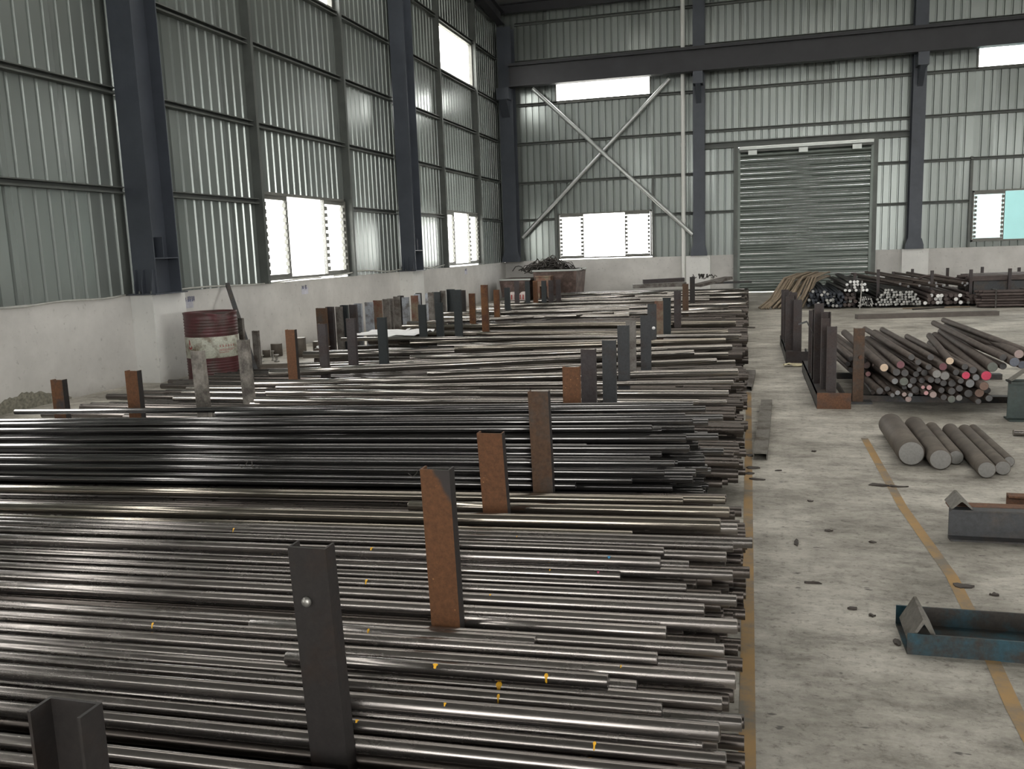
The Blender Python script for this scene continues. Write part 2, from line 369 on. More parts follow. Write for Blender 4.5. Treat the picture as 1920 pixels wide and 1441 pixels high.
# windows and openings: (from, to, z0, z1)
LWIN = [(12.88, 15.95, 1.17, 2.62), (21.8, 24.73, 1.17, 2.62), (12.88, 15.95, 6.14, 7.33), (21.76, 24.74, 6.14, 7.33),
        (3.88, 6.95, 1.17, 2.62), (3.88, 6.95, 6.14, 7.33), (-5.12, -2.05, 1.17, 2.62), (-5.12, -2.05, 6.14, 7.33), (0.88, 3.72, 6.14, 7.33), (-1.95, 0.72, 6.14, 7.33)]  # last two high windows are unseen, added to brighten reflections in the left bars
BWIN = [(-5.87, -2.92, 1.18, 2.6), (-5.87, -2.9, 5.98, 7.2), (6.06, 9.1, 1.3, 2.72), (6.02, 9.1, 6.0, 7.2), (15, 18, 1.3, 2.72), (15, 18, 6.0, 7.2)]
def sheet_pieces(parent, axis, lo, hi, phase, z0, ztop, holes):
    cuts = sorted({lo, hi, *[h[0] for h in holes], *[h[1] for h in holes], *[phase + 0.84 * k for k in range(-40, 60) if lo < phase + 0.84 * k < hi]})
    cuts = [c for c in cuts if lo <= c <= hi]
    cl = [cuts[0]]
    for c in cuts[1:]:
        if c - cl[-1] > 0.02: cl.append(c)
    for a, b in zip(cl, cl[1:]):
        mid = (a + b) / 2; hs = sorted([h for h in holes if h[0] - 0.01 <= mid <= h[1] + 0.01], key=lambda h: h[2])
        zs = z0
        spans = []
        for h in hs:
            if h[2] - zs > 0.08: spans.append((zs, h[2]))
            zs = h[3]
        zt = ztop(mid)
        if zt - zs > 0.1: spans.append((zs, zt))
        for s0, s1 in spans:
            pr = [(a, 0)]
            k0 = math.ceil((a - phase - 0.105) / 0.21); c = phase + 0.105 + 0.21 * k0
            while c < b - 0.02:
                if c - 0.03 > a + 0.004 and c + 0.03 < b - 0.004: pr += [(c - 0.028, 0), (c - 0.012, 0.03), (c + 0.012, 0.03), (c + 0.028, 0)]
                c += 0.21
            pr.append((b, 0))
            m = MB(); n = len(pr)
            if axis == 'Y': vs = [(XW - d, t, s0) for t, d in pr] + [(XW - d, t, s1) for t, d in pr]
            else: vs = [(t, YB + d, s0) for t, d in pr] + [(t, YB + d, s1) for t, d in pr]
            m.add(vs, [(i, i + 1, n + i + 1, n + i) for i in range(n - 1)])
            obj('cladding_sheet', m, M['sheet'], parent)
sheet_pieces(wl, 'Y', YF, 27.6, 7.865, 1.13, lambda y: roof_z(y), LWIN)
sheet_pieces(wbk, 'X', -7.7, XR, 1.485, 1.15, lambda x: EAVE, BWIN + [(-0.34, 3.42, 1.0, 4.32)])

# girts and wind posts (C sections), parts of their walls
def cgirt_y(parent, y0, y1, z): obj('girt', MB().prism([(0, 0), (0.1, 0), (0.1, 0.02), (0.006, 0.02), (0.006, 0.07), (0.1, 0.07), (0.1, 0.085), (0, 0.085)], (XW, y0, z - 0.04), (XW, y1, z - 0.04), (1, 0, 0), (0, 0, 1)), M['girt'], parent)
def cgirt_x(parent, x0, x1, z, h=0.085, d=0.1): obj('girt', MB().prism([(0, 0), (-d, 0), (-d, 0.02), (-0.006, 0.02), (-0.006, h - 0.015), (-d, h - 0.015), (-d, h), (0, h)], (x0, YB, z - h / 2), (x1, YB, z - h / 2), (0, 1, 0), (0, 0, 1)), M['girt'], parent)
SUP = [-11.5, -8.2, -5.2, -2.0, 0.8, 3.8, 7.0, 9.62, 9.98, 12.76, 16.05, 18.62, 18.98, 21.68, 24.8, 27.15]
for a, b in zip(SUP, SUP[1:]):
    if b - a < 0.5: continue
    for z in (2.45, 3.66, 4.9, 6.09, 7.38, 8.5):
        if z < 2.6 and any(a - 0.3 < w[0] and w[1] < b + 0.3 and w[2] < 2 for w in LWIN): continue
        cgirt_y(wl, a + 0.04, b - 0.04, z)
for y in (-8.2, -5.2, -2.0, 0.8, 3.8, 7.0, 12.76, 16.05, 21.68, 24.8):
    obj('wind_post', MB().prism([(0, 0), (0.15, 0), (0.15, 0.07), (0.13, 0.07), (0.13, 0.012), (0.0, 0.012)], (XW + 0.001, y - 0.035, 1.13), (XW + 0.001, y - 0.035, roof_z(y) - 0.12), (1, 0, 0), (0, 1, 0)), M['girt'], wl)
for z in (3.6, 4.82, 6.0, 7.3, 8.42):
    for a, b in ((-7.1, -1.62), *(((-1.32, -0.46), (3.54, 4.36)) if z < 4 else ((-1.32, 4.36),)), (4.7, 14.8), (15.1, XR)): cgirt_x(wbk, a, b, z)
for a, b in ((-7.1, -5.95), (-2.85, -1.62), (-1.32, -0.46), (3.54, 4.36), (4.7, 5.98)): cgirt_x(wbk, a, b, 2.44)
for x, z1 in ((-5.93, 3.56), (-2.87, 3.56), (6.0, 3.66), (9.15, 3.66)):
    obj('jamb_post', MB().box(x - 0.035, YB - 0.1, 1.15, x + 0.035, YB, z1), M['girt'], wbk)
obj('door_lintel', MB().prism([(0, 0), (-0.16, 0), (-0.16, 0.02), (-0.02, 0.02), (-0.02, 0.16), (-0.16, 0.16), (-0.16, 0.19), (0, 0.19)], (-1.32, YB, 4.3), (4.36, YB, 4.3), (0, 1, 0), (0, 0, 1)), M['girt'], wbk)
for x0, x1 in ((-0.46, -0.34), (3.42, 3.54)): obj('door_post', MB().box(x0, YB - 0.16, 0, x1, YB + 0.1, 4.3), M['girt'], wbk)

# windows
def window(n, axis, a, b, z0, z1, kind):
    # in-plane builder: t along the wall, d into the room
    P = (lambda t0, d0, zz0, t1, d1, zz1: (XW + d0, t0, zz0, XW + d1, t1, zz1)) if axis == 'Y' else (lambda t0, d0, zz0, t1, d1, zz1: (t0, YB - d1, zz0, t1, YB - d0, zz1))
    f = MB(); w = 0.045
    for q in ((a, -0.05, z0, b, 0.05, z0 + w), (a, -0.05, z1 - w, b, 0.05, z1), (a, -0.05, z0, a + w, 0.05, z1), (b - w, -0.05, z0, b, 0.05, z1)): f.box(*P(*q))
    org = (XW, (a + b) / 2, z0) if axis == 'Y' else ((a + b) / 2, YB, z0)
    root = struct('window_%d' % n, f, M['frame'], None, org)
    if kind == 'high':
        for k in range(3):
            t0 = a + (b - a) * k / 3; t1 = a + (b - a) * (k + 1) / 3
            obj('window_pane', MB().box(*P(t0 + (w if k == 0 else 0.004), -0.008, z0 + w, t1 - (w if k == 2 else 0.004), 0.0, z1 - w)), M['glass'], root)
    else:
        L = b - a; secs = [(a + w, a + 0.27 * L, 'louvre'), (a + 0.27 * L, a + 0.72 * L, 'open' if axis == 'Y' else 'plain'), (a + 0.72 * L, b - w, 'louvre')]
        nb = 11; hz = (z1 - z0 - 2 * w) / nb
        blade_src = {}
        for si, (s0, s1, k) in enumerate(secs):
            if si: obj('mullion', MB().box(*P(s0 - 0.012, -0.04, z0 + w, s0 + 0.012, 0.03, z1 - w)), M['frame'], root)
            if k != 'louvre':
                mid = (s0 + s1) / 2
                for t0, t1 in ((s0 + 0.014, mid - 0.004), (mid + 0.004, s1 - 0.014)): obj('window_pane', MB().box(*P(t0, -0.012, z0 + w, t1, -0.004, z1 - w)), M['glass'], root)
                continue
            sash = obj('louvre_sash', MB().box(*P(s0 + 0.012, -0.03, z0 + w, s1 - 0.012, 0.03, z0 + w + 0.05)).box(*P(s0 + 0.012, -0.03, z1 - w - 0.07, s1 - 0.012, 0.03, z1 - w)), M['frame'], root)
            rail = MB()
            for t in (s0 + 0.03, s1 - 0.045): rail.box(*P(t, -0.01, z0 + w, t + 0.012, 0.01, z1 - w))
            obj('louvre_rail', rail, M['frame'], sash)
            first = None; firstc = None
            for i in range(nb - 1):
                zz = z0 + w + 0.06 + i * hz
                if first is None:
                    if axis == 'Y': pl = [(XW + 0.035, s0 + 0.02, zz), (XW + 0.035, s1 - 0.02, zz), (XW - 0.035, s1 - 0.02, zz + hz * 0.95), (XW - 0.035, s0 + 0.02, zz + hz * 0.95)]; off = Vector((0.005, 0, 0.003))
                    else: pl = [(s0 + 0.02, YB - 0.035, zz), (s1 - 0.02, YB - 0.035, zz), (s1 - 0.02, YB + 0.035, zz + hz * 0.95), (s0 + 0.02, YB + 0.035, zz + hz * 0.95)]; off = Vector((0, -0.005, 0.003))
                    vs = [Vector(p) for p in pl] + [Vector(p) + off for p in pl]
                    first = obj('louvre_blade', MB().add(vs, [(0, 1, 2, 3), (7, 6, 5, 4), (0, 4, 5, 1), (1, 5, 6, 2), (2, 6, 7, 3), (3, 7, 4, 0)]), M['glass'], sash)
                    cm = MB()
                    for t in (s0 + 0.014, s1 - 0.08): cm.box(*P(t, -0.03, zz, t + 0.066, 0.045, zz + hz * 0.6))
                    firstc = obj('blade_clip', cm, M['frame'], sash)
                else:
                    like('louvre_blade', first, sash, (0, 0, hz * i)); like('blade_clip', firstc, sash, (0, 0, hz * i))
    mid = (a + b) / 2
    if axis == 'Y': portal('window_daylight', (XW - 0.08, mid, (z0 + z1) / 2), z1 - z0, b - a, (1, 0, 0))
    else: portal('window_daylight', (mid, YB + 0.08, (z0 + z1) / 2), b - a, z1 - z0, (0, -1, 0))
    return root
wn = 1
for a, b, z0, z1 in LWIN: window(wn, 'Y', a, b, z0, z1, 'high' if z0 > 4 else 'low'); wn += 1
for a, b, z0, z1 in BWIN: window(wn, 'X', a, b, z0, z1, 'high' if z0 > 4 else 'low'); wn += 1

# roof with a translucent roof light running along the ridge and two narrower ones on the slopes
RL = [(RIDGE_Y - 1.5, RIDGE_Y), (RIDGE_Y, RIDGE_Y + 1.5), (13.8, 16.0), (16.05, 18.2)]
def slab(x0, x1, y0, y1, up=0.0):
    return [(x0, y0, roof_z(y0) + up), (x1, y0, roof_z(y0) + up), (x1, y1, roof_z(y1) + up), (x0, y1, roof_z(y1) + up)]
def roofpiece(m, x0, x1, y0, y1, th=0.05):
    lo = slab(x0, x1, y0, y1); hi = slab(x0, x1, y0, y1, up=th)
    m.add(lo + hi, [(0, 1, 2, 3), (7, 6, 5, 4), (0, 4, 5, 1), (1, 5, 6, 2), (2, 6, 7, 3), (3, 7, 4, 0)])
rf = MB()
for y0, y1 in ((YF - 0.1, RIDGE_Y - 1.5), (RIDGE_Y + 1.5, 13.8), (16.0, 16.05), (18.2, 27.9)): roofpiece(rf, -8.0, XR + 0.1, y0, y1)
for y0, y1 in RL:
    roofpiece(rf, -8.0, -7.4, y0, y1); roofpiece(rf, XR - 0.4, XR + 0.1, y0, y1)
ceil_o = struct('ceiling', rf, M['roof'])
for y0, y1 in RL:
    x = -7.4
    while x < XR - 1:
        m = MB(); roofpiece(m, x, x + 2.98, y0 + 0.01, y1 - 0.01, 0.004); obj('roof_light', m, M['skyglass'], ceil_o); x += 3.0
portal('ridge_daylight', (9.1, RIDGE_Y, RIDGE_Z + 0.15), 33.0, 3.0, (0, 0, -1))
for y, w in ((16.0, 4.4),): portal('slope_daylight', (9.1, y, roof_z(y) + 0.4), 33.0, w, (0, 0, -1))
portal('doorway_daylight', (XR + 0.15, 8, 2.5), 5, 8, (-1, 0, 0)); portal('doorway_daylight', (5.5, YF - 0.15, 2.5), 7, 5, (0, 1, 0))
m = MB()
for k in range(11): m.box(-7.9 + 3.08 * k, YF - 0.06, 6.22, -4.86 + 3.08 * k, YF - 0.05, 7.48)
struct('window_40', m, M['glass'])  # unseen clerestory glazing behind the camera, added to light camera-facing sides
portal('added_clerestory_daylight', (9, YF - 0.2, 6.85), 33, 1.3, (0, 1, 0))
def ibeam(m, p0, p1, h, w, tf, tw, side):
    # I section with its web vertical; side = horizontal unit vector across the beam
    pr = [(-w / 2, -h / 2), (w / 2, -h / 2), (w / 2, -h / 2 + tf), (tw / 2, -h / 2 + tf), (tw / 2, h / 2 - tf), (w / 2, h / 2 - tf), (w / 2, h / 2), (-w / 2, h / 2), (-w / 2, h / 2 - tf), (-tw / 2, h / 2 - tf), (-tw / 2, -h / 2 + tf), (-w / 2, -h / 2 + tf)]
    return m.prism(pr, p0, p1, side, (0, 0, 1))
def hcol(m, x0, x1, y0, y1, z0, z1, flange_axis, t=0.016):
    if flange_axis == 'Y':   # flanges face -Y and +Y, open towards +-X
        m.box(x0, y0, z0, x1, y0 + t, z1).box(x0, y1 - t, z0, x1, y1, z1).box((x0 + x1) / 2 - t / 2, y0 + t, z0, (x0 + x1) / 2 + t / 2, y1 - t, z1)
    return m
def trap(m, p, u, w0, w1, h, nrm, t=0.014):
    p, u, nr = Vector(p), Vector(u), Vector(nrm) * t / 2
    a = [p, p + u * w0, p + u * w0 + Vector((0, 0, h * 0.35)), p + u * w1 + Vector((0, 0, h)), p + Vector((0, 0, h))]
    n = len(a); vs = [q - nr for q in a] + [q + nr for q in a]
    return m.add(vs, [tuple(range(n)), tuple(range(2 * n - 1, n - 1, -1))] + [(i, n + i, n + (i + 1) % n, (i + 1) % n) for i in range(n)])
def left_column(y0, label):
    x0, x1, y1 = -7.6, -7.26, y0 + 0.5
    t = thing('steel_column', label, 'column', ((x0 + x1) / 2, (y0 + y1) / 2, 1.135), 'blue-grey columns of the hall')
    obj('column_shaft', hcol(MB(), x0, x1, y0, y1, 1.15, 8.33 + (27.1 - y0 - 0.5) * 0.0969, 'Y'), M['column'], t)
    bp = obj('base_plate', MB().box(x0 - 0.04, y0 - 0.08, 1.136, x1 + 0.03, y1 + 0.08, 1.152), M['column'], t)
    for yy in (y0 - 0.05, y1 + 0.05):
        for xx in (x0 + 0.11, x1 - 0.06): obj('anchor_bolt', MB().tube((xx, yy, 1.152), (xx, yy, 1.185), 0.016, 6), M['girt'], bp)
    for xx in (x0 + 0.06, (x0 + x1) / 2, x1 - 0.03): obj('base_gusset', trap(MB(), (xx, y0, 1.152), (0, -1, 0), 0.075, 0.03, 0.3, (1, 0, 0)), M['column'], t)
    obj('base_gusset', trap(MB(), (x1 - 0.1, y1, 1.152), (0, 1, 0), 0.09, 0.03, 0.3, (1, 0, 0)), M['column'], t)
    obj('stiffener_plate', MB().box((x0 + x1) / 2 + 0.01, y0 + 0.018, 1.585, x1 - 0.002, y1 - 0.018, 1.6), M['column'], t)
    obj('tie_cleat', MB().box((x0 + x1) / 2 + 0.01, y0 + 0.2, 1.602, x1 - 0.01, y0 + 0.21, 1.86), M['column'], t)
left_column(9.55, 'broad blue-grey steel column standing on the white pier near the red drum')
left_column(18.55, 'dark steel column between the two big louvred windows of the left wall')
def back_column(x0, x1, y0, label, z0=1.155):
    t = thing('steel_column', label, 'column', ((x0 + x1) / 2, y0 + 0.17, z0), 'blue-grey columns of the hall')
    obj('column_shaft', hcol(MB(), x0, x1, y0, 27.5, z0 + 0.015, 8.3 if x0 < -5 else EAVE - 0.3, 'Y'), M['column'], t)
    obj('base_plate', MB().box(x0 - 0.08, y0 - 0.03, z0, x1 + 0.08, 27.52, z0 + 0.015), M['column'], t)
    for s, xx in ((-1, x0), (1, x1)): obj('base_gusset', trap(MB(), (xx, y0 + 0.01, z0 + 0.015), (s, 0, 0), 0.075, 0.02, 0.28, (0, 1, 0)), M['column'], t)
    br = MB(); br.box(x0 + 0.03, 26.72, 6.1, x1 - 0.03, y0, 6.44); pr = [(0, 0), (-(y0 - 26.72), 0), (0, -0.5)]
    br.prism(pr, (x0 + 0.1, y0, 6.1), (x1 - 0.1, y0, 6.1), (0, 1, 0), (0, 0, 1)); obj('crane_bracket', br, M['column'], t)
back_column(-1.64, -1.3, 27.16, 'blue-grey steel column beside the white downpipe on the back wall')
back_column(4.36, 4.7, 27.16, 'blue-grey steel column between the roller shutter and the cyan window')
back_column(-7.56, -7.12, 27.1, 'dark steel column in the corner behind the scrap bins', 1.14)
t = thing('crane_runway_beam', 'long dark crane runway beam crossing the back wall', 'beam', (-7.1, 26.9, 6.45))
obj('beam_section', ibeam(MB(), (-7.15, 26.9, 6.765), (XR, 26.9, 6.765), 0.63, 0.32, 0.025, 0.02, (0, 1, 0)), M['beam'], t)
obj('crane_rail', MB().box(-7.15, 26.87, 7.08, XR, 26.93, 7.16), M['beam'], t)
t = thing('eave_beam', 'dark eave beam along the top of the back wall', 'beam', (-7.6, 27.3, 8.72))
obj('beam_section', ibeam(MB(), (-7.6, 27.3, 8.85), (XR, 27.3, 8.85), 0.28, 0.2, 0.02, 0.015, (0, 1, 0)), M['beam'], t)
t = thing('gable_rafter', 'dark sloping gable rafter high on the left wall', 'beam', (-7.42, 27.1, 8.5))
m = MB(); pr = [(-0.12, -0.2), (0.12, -0.2), (0.12, -0.17), (0.012, -0.17), (0.012, 0.17), (0.12, 0.17), (0.12, 0.2), (-0.12, 0.2)]
m.prism(pr, (-7.42, 27.1, 8.55), (-7.42, RIDGE_Y, 10.4), (1, 0, 0), (0, 0, 1)); obj('beam_section', m, M['beam'], t)

# roller shutter door
m = MB()
d1 = struct('door_1', MB().box(-0.34, 27.42, 0, -0.27, 27.56, 4.28).box(3.35, 27.42, 0, 3.42, 27.56, 4.28), M['shutter'], None, (1.54, 27.5, 0))
pr = [(0, 0), (0.010, 0.010), (0.016, 0.030), (0.016, 0.050), (0.008, 0.070), (0.0, 0.0785), (-0.004, 0.0785), (0.003, 0.068), (0.011, 0.049), (0.011, 0.031), (0.006, 0.013), (-0.004, 0.004)]
s0 = obj('slat', MB().prism([(-a, b) for a, b in pr], (-0.27, 27.48, 0.055), (3.35, 27.48, 0.055), (0, 1, 0), (0, 0, 1)), M['shutter'], d1)
for k in range(1, 50):
    sl = like('slat', s0, d1, (0, random.uniform(-0.0015, 0.0015), 0.0788 * k)); sl.rotation_euler = (0, random.uniform(-0.0007, 0.0007), 0)
obj('bottom_bar', MB().box(-0.27, 27.45, 0.02, 3.35, 27.5, 0.06), M['shutter'], d1)
obj('roller_housing', MB().box(-0.3, 27.32, 4.13, 3.4, 27.5, 4.28), M['girt'], d1)
obj('roller_drum', MB().tube((-0.27, 27.5, 4.05), (3.35, 27.5, 4.05), 0.09, 20), M['shutter'], d1)
obj('head_angle', MB().box(-0.3, 27.29, 4.2, 3.4, 27.315, 4.275), M['gap'], d1)
hb = obj('housing_bracket', MB().box(-0.05, 27.29, 4.04, 0.2, 27.32, 4.17), M['gap'], d1)
like('housing_bracket', hb, d1, (1.42, 0, 0)); like('housing_bracket', hb, d1, (2.88, 0, 0))

# pipes on the back wall
def pipe(name, label, cat, p0, p1, r, mat, group=None, collars=0):
    o = obj(name, MB().tube(p0, p1, r, 20), mat, None, p0); tag(o, label, cat, group)
    for k in range(collars):
        q = Vector(p0).lerp(Vector(p1), (k + 1) / (collars + 1)); d = (Vector(p1) - Vector(p0)).normalized()
        obj('pipe_collar', MB().tube(q - d * 0.05, q + d * 0.05, r * 1.14, 20), mat, o)
    return o
pipe('brace_pipe', 'silver diagonal brace falling towards the white downpipe', 'pipe', (-6.5, 27.22, 6.42), (-1.66, 27.22, 1.80), 0.062, M['brace'], 'crossed silver wall braces')
pipe('brace_pipe', 'silver diagonal brace falling towards the corner column', 'pipe', (-2.33, 27.38, 6.40), (-7.02, 27.38, 1.9), 0.062, M['brace'], 'crossed silver wall braces')
pipe('downpipe', 'white plastic downpipe standing beside the blue-grey column', 'pipe', (-1.935, 27.3, 0.0), (-1.935, 27.3, 8.9), 0.062, M['pvc'], None, 3)
# cables lying along the ledge of the low wall
def cable(label, pts, r=0.012):
    o = obj('cable', MB().path(pts, r, 8), M['cable'], None, pts[0]); return tag(o, label, 'cable', 'cables on the low wall')
cable('pale cable sagging over the wall ledge before the broad column', [(-7.63, 6.6 + 0.2 * k, 1.145 + 0.012 * math.sin(k * 0.9) - 0.02 * math.sin(k / 14 * PI)) for k in range(15)])
cable('pale cable drooping on the ledge under the first louvred window', [(-7.63, 10.2 + 0.3 * k, 1.15 + 0.015 * math.sin(k * 0.6)) for k in range(16)])
cable('pale cable hanging along the ledge at the dark middle column', [(-7.62, 15.2 + 0.3 * k, 1.163 + 0.06 * math.sin(k * 0.35) ** 2) for k in range(22)])
tag(obj('neighbour_shed', MB().box(8.9, 36, -0.14, 24, 44, 4.2).prism([(0, 0), (8.4, 0), (4.2, 1.2)], (8.7, 35.8, 4.2), (24.2, 35.8, 4.2), (0, 1, 0), (0, 0, 1)), M['neighbour'], None, (16, 40, -0.14)), 'pale cyan shed outside the louvred window beyond the shutter', 'building')

